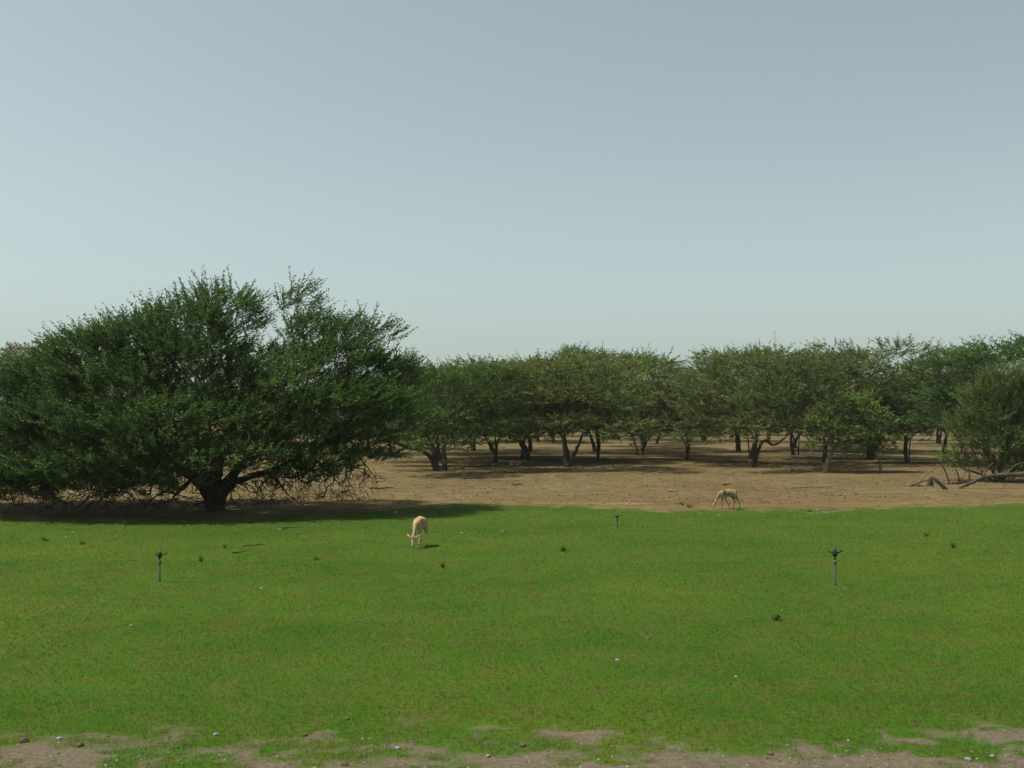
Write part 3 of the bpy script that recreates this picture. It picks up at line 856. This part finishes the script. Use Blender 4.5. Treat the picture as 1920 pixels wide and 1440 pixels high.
# ------------------------------------------------------------------ gazelles
def make_gazelle(name, loc, rotz, pose, coat, label, scale=1.0, horns=True):
    """pose: dict of joints (x forward, y side, z up, radius x, radius y) and chains; one skinned body"""
    J, chains = pose['joints'], pose['chains']
    names = list(J); ix = {n: i for i, n in enumerate(names)}
    me = bpy.data.meshes.new('body')
    edges = []
    for ch in chains:
        for a, b in zip(ch[:-1], ch[1:]): edges.append((ix[a], ix[b]))
    me.from_pydata([J[n][:3] for n in names], edges, [])
    tmp = bpy.data.objects.new('tmp', me); COL.objects.link(tmp)
    tmp.modifiers.new('skin', 'SKIN').use_smooth_shade = True
    sv = me.skin_vertices[0].data
    for n in names:
        r = J[n][3:]; sv[ix[n]].radius = (r[0], r[-1])
    sv[ix['mid']].use_root = True
    s = tmp.modifiers.new('sub', 'SUBSURF'); s.levels = 2; s.render_levels = 2
    dg = bpy.context.evaluated_depsgraph_get(); dg.update()
    body_me = bpy.data.meshes.new_from_object(tmp.evaluated_get(dg))
    bpy.data.objects.remove(tmp); bpy.data.meshes.remove(me)
    body_me.name = 'body'
    body_me.materials.clear(); body_me.materials.append(M['coat'])
    n = len(body_me.vertices)
    co = np.empty(n * 3, np.float32); body_me.vertices.foreach_get('co', co); co = co.reshape(-1, 3)
    col = np.ones((n, 4), np.float32)
    # nearest skeleton joint decides which part of the coat a point belongs to
    P = np.array([J[k][:3] for k in names])
    seg = [(ix[a], ix[b]) for ch in chains for a, b in zip(ch[:-1], ch[1:])]
    dist = []
    for a, b in seg:
        ab = P[b] - P[a]; t = np.clip(((co - P[a]) @ ab) / (ab @ ab), 0, 1)
        rr = np.interp(t, [0, 1], [J[names[a]][3], J[names[b]][3]])
        dist.append(np.linalg.norm(co - (P[a] + t[:, None] * ab), axis=1) / np.maximum(rr, .02))
    sg = np.argmin(np.array(dist), 0)
    zone = np.array([pose['zone'](names[a], names[b]) for a, b in seg])[sg]
    back, flank, belly, leg, face, dark = coat
    for i in range(n):
        x, y, z = co[i]
        zn = zone[i]
        if zn == 'body':
            ctr = np.interp(x, [-.27, -.1, .1, .25], [.50, .49, .51, .54])
            h = z - ctr
            if h < -.055: c = belly
            elif h < .035 and -.15 < x < .17: c = flank
            else: c = back
            if x > .235 and h < .05: c = belly
        elif zn == 'neck': c = back
        elif zn == 'leg': c = leg if z > .035 else dark
        elif zn == 'face': c = dark if z < np.min(co[:, 2]) + .045 and z < .12 else face
        elif zn == 'ear': c = back
        else: c = dark
        col[i, :3] = c
    # soften the coat's borders
    ed = np.array([e.vertices[:] for e in body_me.edges])
    for _ in range(2):
        acc = col.copy(); cnt = np.ones((n, 1), np.float32)
        np.add.at(acc, ed[:, 0], col[ed[:, 1]]); np.add.at(acc, ed[:, 1], col[ed[:, 0]])
        np.add.at(cnt, ed[:, 0], 1); np.add.at(cnt, ed[:, 1], 1)
        col = acc / cnt
    at = body_me.color_attributes.new('coat', 'FLOAT_COLOR', 'POINT'); at.data.foreach_set('color', col.ravel())
    root = empty(name, loc, label, 'gazelle', 'gazelles')
    root.rotation_euler = (0, 0, rotz); root.scale = (scale,) * 3
    link('body', body_me, root)
    hb = np.array(J['poll'][:3]); hm = np.array(J['muzzle'][:3]); fd = unit((hm - hb)[None])[0]
    upv = np.array(pose['brow'])
    for s in (-1, 1):
        e = bpy.data.meshes.new('eye'); bm = bmesh.new(); bmesh.ops.create_icosphere(bm, subdivisions=2, radius=.010)
        bmesh.ops.translate(bm, verts=bm.verts, vec=Vector(hb + fd * .055 + np.array([0, s * .032, 0]) + upv * .012)); bm.to_mesh(e); bm.free()
        e.materials.append(M['eye']); link('eye', e, root)
        if horns:
            tb = Tubes(); h0 = hb + fd * .02 + upv * .035 + np.array([0, s * .014, 0])
            L = smoothline([h0, h0 + upv * .07 - fd * .05 + np.array([0, s * .02, 0]), h0 + upv * .09 - fd * .13 + np.array([0, s * .05, 0]), h0 + upv * .12 - fd * .18 + np.array([0, s * .045, 0])], 4)
            tb.add(L, np.linspace(.011, .004, len(L)), 6)
            link('horn', tb.mesh('horn', [M['horn']]), root)
    return root

def zone(a, b):
    if 'ear' in a or 'ear' in b: return 'ear'
    if b in ('tail1', 'tail2') : return 'tail'
    if b in ('face', 'muzzle', 'poll2'): return 'face'
    if b in ('neck2', 'poll', 'neck1'): return 'neck'
    if b in ('mid', 'chest', 'hip', 'rump'): return 'body'
    if b.endswith('_up'): return 'body'
    return 'leg'

def pose_graze(legs, neck=None):
    J = {
        'mid': (-.02, 0, .515, .105, .130), 'chest': (-.17, 0, .50, .085, .115), 'neck1': (-.235, 0, .485, .060, .080), 'neck2': (-.325, 0, .345, .038, .050),
        'poll': (-.395, 0, .225, .036, .042), 'face': (-.43, 0, .125, .030, .034), 'muzzle': (-.445, 0, .035, .018, .022),
        'hip': (.155, 0, .55, .105, .125), 'rump': (.25, 0, .56, .065, .085), 'tail1': (.295, 0, .57, .016), 'tail2': (.30, 0, .46, .010),
        'ear_l1': (-.405, .045, .245, .012, .018), 'ear_l2': (-.37, .125, .285, .008, .020), 'ear_l3': (-.35, .165, .30, .004, .006),
        'ear_r1': (-.405, -.045, .245, .012, .018), 'ear_r2': (-.37, -.125, .285, .008, .020), 'ear_r3': (-.35, -.165, .30, .004, .006),
    }
    if neck: J.update(neck)
    ch = [['mid', 'chest', 'neck1', 'neck2', 'poll', 'face', 'muzzle'], ['mid', 'hip', 'rump', 'tail1', 'tail2'], ['poll', 'ear_l1', 'ear_l2', 'ear_l3'], ['poll', 'ear_r1', 'ear_r2', 'ear_r3']]
    for nm, root, pts in legs:
        prev = [root]
        for i, p in enumerate(pts):
            k = f'{nm}{i}' + ('_up' if i == 0 else ''); J[k] = p; prev.append(k)
        ch.append(prev)
    return {'joints': J, 'chains': ch, 'zone': zone, 'brow': (-.75, 0, .25)}

def front(y, x0, xk, xf): return [(x0, y, .40, .042, .05), (x0 + (xk - x0) * .6, y, .29, .022), (xk, y, .215, .019), (xf, y, .075, .0125), (xf - .006, y, .045, .016), (xf - .016, y, .012, .017)]
def hind(y, x0, xk, xh, xf): return [(x0, y, .45, .065, .085), (xk, y, .345, .038, .045), (xh, y, .235, .020), (xf + .008, y, .09, .0135), (xf, y, .05, .016), (xf - .014, y, .012, .017)]
legs_std = [('fl', 'chest', front(.055, -.155, -.155, -.160)), ('fr', 'chest', front(-.055, -.10, -.02, .055)),
            ('hl', 'hip', hind(.06, .19, .205, .262, .195)), ('hr', 'hip', hind(-.06, .23, .29, .355, .365))]
tan = ((.29, .205, .105), (.085, .036, .020), (.40, .36, .28), (.27, .21, .13), (.38, .33, .25), (.045, .035, .03))
cream = ((.42, .31, .165), (.32, .18, .075), (.48, .41, .30), (.42, .35, .24), (.46, .40, .32), (.05, .045, .04))
shade = ((.20, .13, .06), (.10, .06, .035), (.34, .30, .24), (.20, .155, .10), (.26, .21, .15), (.045, .035, .03))  # coat colours darkened to stand in for deeper grove shade
make_gazelle('gazelle', G(1364, 955), 0.05, pose_graze(legs_std), tan, 'brown gazelle with dark flank stripe grazing at the far edge of the lawn', 1.02, horns=False)
legs_b = [('fl', 'chest', front(.06, -.15, -.16, -.19)), ('fr', 'chest', front(-.06, -.12, -.10, -.09)),
          ('hl', 'hip', hind(.065, .19, .20, .255, .19)), ('hr', 'hip', hind(-.065, .22, .26, .32, .30))]
make_gazelle('gazelle', G(786, 1025), math.radians(77), pose_graze(legs_b), cream, 'pale cream gazelle grazing head-down in the middle of the lawn', 1.06, horns=True)
walk_neck = {'neck1': (-.25, 0, .53, .060, .075), 'neck2': (-.36, 0, .57, .038, .048), 'poll': (-.45, 0, .62, .034, .04), 'face': (-.53, 0, .595, .028, .032), 'muzzle': (-.60, 0, .56, .018, .02),
             'ear_l1': (-.445, .04, .645, .012, .018), 'ear_l2': (-.42, .10, .685, .008, .02), 'ear_l3': (-.40, .13, .70, .004, .006),
             'ear_r1': (-.445, -.04, .645, .012, .018), 'ear_r2': (-.42, -.10, .685, .008, .02), 'ear_r3': (-.40, -.13, .70, .004, .006)}
legs_c = [('fl', 'chest', front(.055, -.16, -.20, -.24)), ('fr', 'chest', front(-.055, -.12, -.06, .02)),
          ('hl', 'hip', hind(.06, .17, .16, .20, .10)), ('hr', 'hip', hind(-.06, .22, .28, .35, .37))]
pw = pose_graze(legs_c, walk_neck); pw['brow'] = (-.2, 0, .95)
make_gazelle('gazelle', G(965, 886), math.pi, pw, shade, 'gazelle walking right in the deep shade beneath the grove', 1.0, horns=False)

# ------------------------------------------------------------------ sprinklers
def lathe(prof, sides=12):
    V = []; F = []
    for r, z in prof:
        for k in range(sides):
            a = 2 * math.pi * k / sides; V.append((r * math.cos(a), r * math.sin(a), z))
    for i in range(len(prof) - 1):
        for k in range(sides):
            F.append((i * sides + k, i * sides + (k + 1) % sides, (i + 1) * sides + (k + 1) % sides, (i + 1) * sides + k))
    F.append(tuple(range(sides))[::-1]); F.append(tuple((len(prof) - 1) * sides + k for k in range(sides)))
    return V, F

def lathe_obj(name, prof, mat, parent, sides=12):
    me = bpy.data.meshes.new(name); V, F = lathe(prof, sides); me.from_pydata(V, [], F); me.materials.append(mat)
    for p in me.polygons[:-2]: p.use_smooth = True
    return link(name, me, parent)

def sprinkler(px, py, top_py, turn, label, fat=1.0):
    b = G(px, py)
    H = (py - top_py) * b.y / FPX * 1.0
    r = empty('sprinkler', b, label, 'sprinkler', 'irrigation sprinklers on the lawn')
    f = fat * .72
    z1 = H * .62
    lathe_obj('riser_pipe', [(.034 * f, -.05), (.034 * f, 0), (.032 * f, .02), (.024 * f, .03), (.023 * f, z1)], M['pipe'], r)
    lathe_obj('coupling', [(.026 * f, z1 - .015), (.036 * f, z1 - .008), (.036 * f, z1 + .03), (.028 * f, z1 + .04), (.018 * f, z1 + .05)], M['brass'], r)
    lathe_obj('neck', [(.017 * f, z1 + .045), (.017 * f, H * .80)], M['pipe_dark'], r)
    lathe_obj('head', [(.02 * f, H * .78), (.045 * f, H * .82), (.052 * f, H * .87), (.050 * f, H * .93), (.036 * f, H * .965), (.03 * f, H)], M['pipe_dark'], r)
    for a, ln, rise, rad in ((turn, .17, .04, .013), (turn + 2.7, .13, .035, .012), (turn + .6, .13, .01, .011), (turn + 3.6, .10, .0, .009)):
        tb = Tubes(); c, s = math.cos(a), math.sin(a)
        tb.add([(c * .02, s * .02, H * .87), (c * ln * .6 * f, s * ln * .6 * f, H * .88 + rise * .5), (c * ln * f, s * ln * f, H * .88 + rise)], [rad * f, rad * f, rad * 1.2 * f], 6)
        link('nozzle_arm', tb.mesh('nozzle_arm', [M['pipe_dark'] if rad > .0115 else M['pipe']]), r)
    tb = Tubes(); tb.add([(.02, 0, H * .96), (.025, .01, H + .03), (.03, .0, H + .06)], [.006, .005, .004], 5)
    link('spring_rod', tb.mesh('spring_rod', [M['pipe_dark']]), r)
sprinkler(299, 1091, 1035, .15, 'grey sprinkler riser on the lawn at left, spread dark nozzle arms', 1.1)
sprinkler(1566, 1098, 1030, .25, 'tallest sprinkler riser, on the lawn at right with worn grass ring', 1.25)
sprinkler(1157, 990, 966, .2, 'small dark sprinkler near the lawn far edge, right of centre', 1.15)
sprinkler(234, 992, 977, .5, 'very short sprinkler at the edge of the big tree shadow, left', .95)

# ------------------------------------------------------------------ stones, sticks, weeds
def rock_mesh(seed, mat, sub=2):
    rng = np.random.default_rng(seed)
    me = bpy.data.meshes.new('stone'); bm = bmesh.new()
    bmesh.ops.create_icosphere(bm, subdivisions=sub, radius=1)
    k = unit(rng.normal(size=(7, 3))); d = rng.uniform(.62, .95, 7)
    for v in bm.verts:
        c = np.array(v.co)
        for a, b in zip(k, d):
            e = c @ a - b
            if e > 0: c = c - a * e * .85
        c = c * [1, .8, .55] * (1 + rng.normal() * .03)
        v.co = c
    bm.to_mesh(me); bm.free(); me.materials.append(mat)
    return me
rocks = {k: [rock_mesh(s + 100 * i, M[k]) for s in range(4)] for i, k in enumerate(('stone_pale', 'stone_grey', 'stone_brown'))}
stones = [  # px, py, width px, kind, label
    (742, 962, 10, 'stone_pale', 'white stone on the lawn, up and left of the cream gazelle'),
    (1158, 1240, 12, 'stone_grey', 'blue-grey rounded stone alone on the near lawn, right of centre'),
    (490, 1104, 9, 'stone_grey', 'grey stone on the lawn right of the left sprinkler'),
    (246, 1175, 10, 'stone_pale', 'pale stone on the near lawn below the left sprinkler'),
    (137, 1000, 9, 'stone_pale', 'flat pale stone near the big tree shadow, left of the short sprinkler'),
    (124, 1007, 6, 'stone_grey', 'small grey stone just below the flat pale stone at left'),
    (866, 1001, 8, 'stone_pale', 'pale stone on the lawn right of the cream gazelle'),
    (942, 997, 6, 'stone_grey', 'small grey stone on the lawn between the cream gazelle and the far sprinkler'),
    (583, 988, 6, 'stone_pale', 'left stone of a pale pair below the big tree shadow'),
    (596, 987, 6, 'stone_pale', 'right stone of a pale pair below the big tree shadow'),
    (525, 993, 8, 'stone_pale', 'pale stone with a twig, left of the pale pair under the big tree'),
    (474, 1054, 5, 'stone_pale', 'tiny white pebble on the lawn above the grey stone'),
    (1348, 967, 8, 'stone_pale', 'flat pale stone on the lawn below the brown gazelle'),
    (1380, 1271, 10, 'stone_grey', 'dark grey stone on the near lawn, right of the blue-grey one'),
    (1531, 957, 6, 'stone_pale', 'small white stone on the far lawn edge, right of the brown gazelle'),
    (1582, 970, 6, 'stone_pale', 'small pale stone on the lawn up from the tallest sprinkler'),
    (1811, 953, 6, 'stone_pale', 'tiny bright stone on the far lawn edge beneath the fallen trunk'),
    (1584, 1105, 7, 'stone_pale', 'pale stone at the foot of the tallest sprinkler'),
    (1465, 1147, 7, 'stone_pale', 'small pale stone beside the dark weed on the right lawn'),
    (650, 1350, 15, 'stone_brown', 'buff stone in the thinning grass at the near edge'),
    (45, 1392, 24, 'stone_brown', 'dark clod on the bare strip at the lower left corner'),
    (150, 1400, 20, 'stone_brown', 'brown clod on the bare strip, second from the left'),
    (110, 1387, 15, 'stone_grey', 'grey stone between the two left clods'),
    (405, 1379, 14, 'stone_grey', 'grey stone at the ragged near edge of the grass, left of centre'),
    (572, 1380, 18, 'stone_brown', 'dark round clod on the near grass edge, left of centre'),
    (330, 1403, 16, 'stone_brown', 'brown stone half in the grass at the lower left'),
    (745, 1405, 15, 'stone_grey', 'grey stone on the bare strip below the buff stone'),
    (980, 1400, 18, 'stone_brown', 'flat brown stone on the bare strip at bottom centre'),
    (915, 1420, 15, 'stone_pale', 'pale stone on the bare strip at bottom centre'),
    (680, 1388, 11, 'stone_pale', 'pale pebble at the near grass edge under the buff stone'),
    (1445, 1415, 20, 'stone_brown', 'dark brown stone on the bare strip, right of centre'),
    (1815, 1427, 20, 'stone_pale', 'pale stone on the bare strip near the lower right corner'),
    (1860, 1420, 16, 'stone_pale', 'pale stone closest to the lower right corner'),
    (646, 1436, 20, 'stone_brown', 'brown stone cut by the bottom edge, left of centre'),
    (1215, 1198, 7, 'stone_pale', 'small white pebble above the blue-grey rounded stone'),
]
rs = random.Random(5)
for i, (px, py, w, kind, lab) in enumerate(stones):
    p = G(px, py); s = w * p.y / FPX * (.42 if py < 1300 else .40)
    o = link('stone', rocks[kind][i % 4])
    o.location = (p.x, p.y, p.z + s * .16 + .006); o.rotation_euler = (rs.uniform(-.15, .15), rs.uniform(-.15, .15), rs.uniform(0, 6.3))
    o.scale = (s, s, s * rs.uniform(.9, 1.3))
    tag(o, lab, 'stone', 'loose stones')

def stick(px0, py0, px1, py1, rad, mat, label):
    a, b = G(px0, py0), G(px1, py1)
    rng = np.random.default_rng(int(px0 + py0))
    o = empty('stick', a, label, 'stick', 'dry sticks on the ground')
    v = np.array(b - a); n = 6
    L = np.linspace(0, 1, n)[:, None] * v + rng.normal(size=(n, 3)) * np.array([.04, .04, .012]) * np.linalg.norm(v) * .6
    L[:, 2] = [float(gz(a.x + p[0], a.y + p[1])) - a.z + rad * .9 + .012 + abs(rng.normal()) * .012 for p in L]
    tb = Tubes(); tb.add(L, np.linspace(rad, rad * .45, n), 5); link('stem', tb.mesh('stem', [M[mat]]), o)
    q = L[3]; sd = np.cross(v / np.linalg.norm(v), [0, 0, 1]) * (1 if rng.random() < .5 else -1)
    tb = Tubes(); tb.add([q, q + v * .12 + sd * np.linalg.norm(v) * .08 + [0, 0, .02], q + v * .2 + sd * np.linalg.norm(v) * .12 + [0, 0, .03]], [rad * .5, rad * .4, rad * .2], 4); link('twig', tb.mesh('twig', [M[mat]]), o)
stick(692, 918, 735, 917, .04, 'bark_brown', 'long dark stick on the bare soil left of the grove')
stick(640, 926, 657, 922, .05, 'bark_brown', 'short dark stick on the soil close to the big tree branches')
stick(1254, 922, 1271, 924, .05, 'bark_pale', 'bleached stick on the bare soil left of the brown gazelle')
stick(960, 910, 982, 911, .04, 'bark_brown', 'dark stick on the soil in front of the shaded gazelle')
stick(1356, 911, 1370, 910, .035, 'bark_brown', 'dark twig on the soil just behind the brown gazelle')
stick(1500, 882, 1522, 886, .05, 'bark_pale', 'pale stick on the soil left of the pale-stemmed tree')
stick(1490, 916, 1560, 915, .025, 'bark_pale', 'thin pale stick on the soil right of the brown gazelle')
stick(1755, 922, 1785, 923, .02, 'bark_pale', 'thin pale stick lying in front of the broken log')
stick(528, 992, 565, 991, .018, 'bark_brown', 'thin twig on the lawn beside a pale stone under the big tree')
stick(435, 1039, 463, 1037, .018, 'bark_brown', 'dark twig on the lawn below the big tree trunk')
stick(458, 1026, 496, 1023, .016, 'bark_brown', 'thin twig on the lawn above a darker twig, left of centre')
stick(750, 974, 763, 976, .018, 'bark_brown', 'curved dark twig on the lawn behind the cream gazelle')

def weed(px, py, w, h, n, seed, label, mat='leaf_weed'):
    b = G(px, py); s = b.y / FPX; rng = np.random.default_rng(seed)
    o = empty('weed', b, label, 'plant', 'weeds')
    W_, H_ = w * s, h * s
    a = rng.uniform(0, 6.283, n)
    el = rng.uniform(.35, 1.3, n)
    D = np.stack([np.cos(a) * np.cos(el), np.sin(a) * np.cos(el), np.sin(el)], -1)
    Ls = np.minimum(W_ * .5 / np.maximum(np.cos(el), .2), H_ / np.sin(el)) * rng.uniform(.7, 1, n)
    P = np.zeros((n, 3)) + [0, 0, .01]
    tb = Tubes()
    for i in range(n): tb.add([P[i], P[i] + D[i] * Ls[i] * .5, P[i] + D[i] * Ls[i]], [.006, .005, .002], 3, False)
    link('stem', tb.mesh('stem', [M['bark_brown']]), o)
    link('leaves', leaf_mesh('leaves', P, D, Ls, 9, max(.05, W_ * .16), max(.012, W_ * .045), M[mat], rng, None, .0, .7), o)
for i, (px, py, w, h, n, lab) in enumerate([
    (1058, 1034, 16, 9, 9, 'dark weed tuft on the middle lawn, below the far sprinkler'),
    (1455, 1163, 16, 10, 10, 'dark weed tuft on the near right lawn'),
    (376, 1053, 8, 12, 6, 'small upright weed on the lawn right of the left sprinkler'),
    (421, 1028, 10, 7, 7, 'low weed on the lawn below the big tree trunk'),
    (593, 1050, 10, 5, 7, 'low weed on the lawn left of the cream gazelle'),
    (831, 1065, 9, 8, 6, 'small weed on the lawn below the cream gazelle'),
    (822, 963, 8, 6, 6, 'small weed near the shadow edge above the cream gazelle'),
    (1737, 1006, 10, 8, 7, 'small weed on the far right lawn near the hollow'),
    (1787, 1028, 12, 9, 7, 'weed on the right lawn, lower of two'),
    (85, 1014, 8, 7, 6, 'small weed on the lawn near the left edge'),
    (155, 1021, 10, 6, 7, 'low weed on the left lawn beneath the flat stone'),
    (1519, 960, 8, 4, 6, 'tiny dark weed at the far lawn edge, right of the brown gazelle'),
    (1293, 953, 18, 9, 10, 'dark green sprouting plant at the far lawn edge, left of the brown gazelle'),
    (1281, 948, 18, 10, 5, 'leaning grey-green sprig beside the dark sprouting plant'),
]):
    weed(px, py, w, h, n, 300 + i, lab)

# pebbles and dry litter too many to count
def litter():
    rng = np.random.default_rng(77)
    base = np.array([(1, 0, 0), (-.5, .87, 0), (-.5, -.87, 0), (0, 0, .8), (.2, .1, -.5)])
    fc = np.array([(0, 1, 3), (1, 2, 3), (2, 0, 3), (1, 0, 4), (2, 1, 4), (0, 2, 4)])
    def scatter(name, n, xr, yr, size, mats, label, dens=None):
        x = rng.uniform(*xr, n); y = rng.uniform(*yr, n)
        k = np.ones(n, bool) if dens is None else rng.random(n) < dens(x, y)
        x, y = x[k], y[k]; n = len(x)
        s = rng.uniform(.35, 1, n) ** 2 * size
        a = rng.uniform(0, 6.28, n)
        st = np.stack([rng.uniform(.8, 1.9, n), rng.uniform(.5, 1, n), rng.uniform(.4, .9, n)], -1)
        b = base[None] * (1 + rng.normal(size=(n, 5, 1)) * .15) * st[:, None]
        R = np.stack([b[..., 0] * np.cos(a)[:, None] - b[..., 1] * np.sin(a)[:, None], b[..., 0] * np.sin(a)[:, None] + b[..., 1] * np.cos(a)[:, None], b[..., 2]], -1)
        V = R * s[:, None, None] + np.stack([x, y, gz(x, y) + s * .2], -1)[:, None]
        F = (fc[None] + (np.arange(n) * 5)[:, None, None]).reshape(-1)
        mi = np.repeat(rng.choice(len(mats), n, p=np.ones(len(mats)) / len(mats)), 6)
        o = link(name, mesh_np(name, V.reshape(-1, 3), F, 3, mats, False, mi)); o['kind'] = 'stuff'
        tag(o, label, 'gravel')
    scatter('soil_litter', 22000, (-26, 30), (34.5, 66), .05, [M['bark_dead'], M['stone_brown'], M['bark_pale'], M['stone_brown'], M['stone_brown'], M['bark']], 'small pebbles and dry litter strewn on the bare soil before the grove',
            lambda x, y: np.clip((fnoise(x * .35, y * .6, 51, 3) - .36) * 4, .05, 1) * np.where(y > lawn_far(x) + .3, 1, 0))
    scatter('verge_gravel', 22000, (-9, 9), (7.6, 10.6), .019, [M['bark_dead'], M['stone_grey'], M['stone_brown'], M['stone_brown']], 'fine gravel and crumbs of soil on the bare strip at the bottom',
            lambda x, y: np.clip((lawn_near(x) + .5 - y) * .8, 0, 1))
litter()

# ------------------------------------------------------------------ far mast
def mast():
    Yd = 720.0
    base = W(1454, 795, Yd); base.z = float(gz(base.x, Yd))
    top = W(1454, 622, Yd).z
    r = empty('radio_mast', base, 'thin far radio mast faint above the grove, right of centre', 'mast')
    tb = Tubes(); w = .55
    C = [(w, 0), (-w * .5, w * .87), (-w * .5, -w * .87)]
    for c in C: tb.add([(c[0], c[1], 0), (c[0], c[1], top)], [.07, .07], 4)
    n = 40; z = np.linspace(0, top, n)
    for i in range(n - 1):
        for k in range(3):
            a, b = C[k], C[(k + 1) % 3]
            tb.add([(a[0], a[1], z[i]), (b[0], b[1], z[i + 1])], [.035, .035], 4, False)
    link('lattice', tb.mesh('lattice', [M['mast']], False), r)
    tb = Tubes(); tb.add([(-1.1, 0, top - .6), (1.1, 0, top - .6)], [.25, .25], 6); tb.add([(0, 0, top - .6), (0, 0, top + 1.0)], [.12, .05], 6)
    link('antenna_head', tb.mesh('antenna_head', [M['mast']], False), r)
mast()

# ------------------------------------------------------------------ haze
def haze():
    me = bpy.data.meshes.new('haze'); bm = bmesh.new()
    bmesh.ops.create_cube(bm, size=1); bm.to_mesh(me); bm.free()
    m = bpy.data.materials.new('dust_haze'); m.use_nodes = True
    nt = m.node_tree; nt.nodes.clear()
    o_ = nt.nodes.new('ShaderNodeOutputMaterial'); v = nt.nodes.new('ShaderNodeVolumePrincipled')
    v.inputs['Color'].default_value = (.96, .98, .98, 1)
    v.inputs['Density'].default_value = HAZE
    v.inputs['Anisotropy'].default_value = 0.0
    nt.links.new(v.outputs[0], o_.inputs['Volume'])
    me.materials.append(m)
    o = link('haze', me); o['kind'] = 'stuff'
    tag(o, 'pale dusty air thickening over the far grove', 'haze')
    o.scale = (11000, 7600, 81); o.location = (0, 2800, 39)
HAZE = 0.0002
haze()
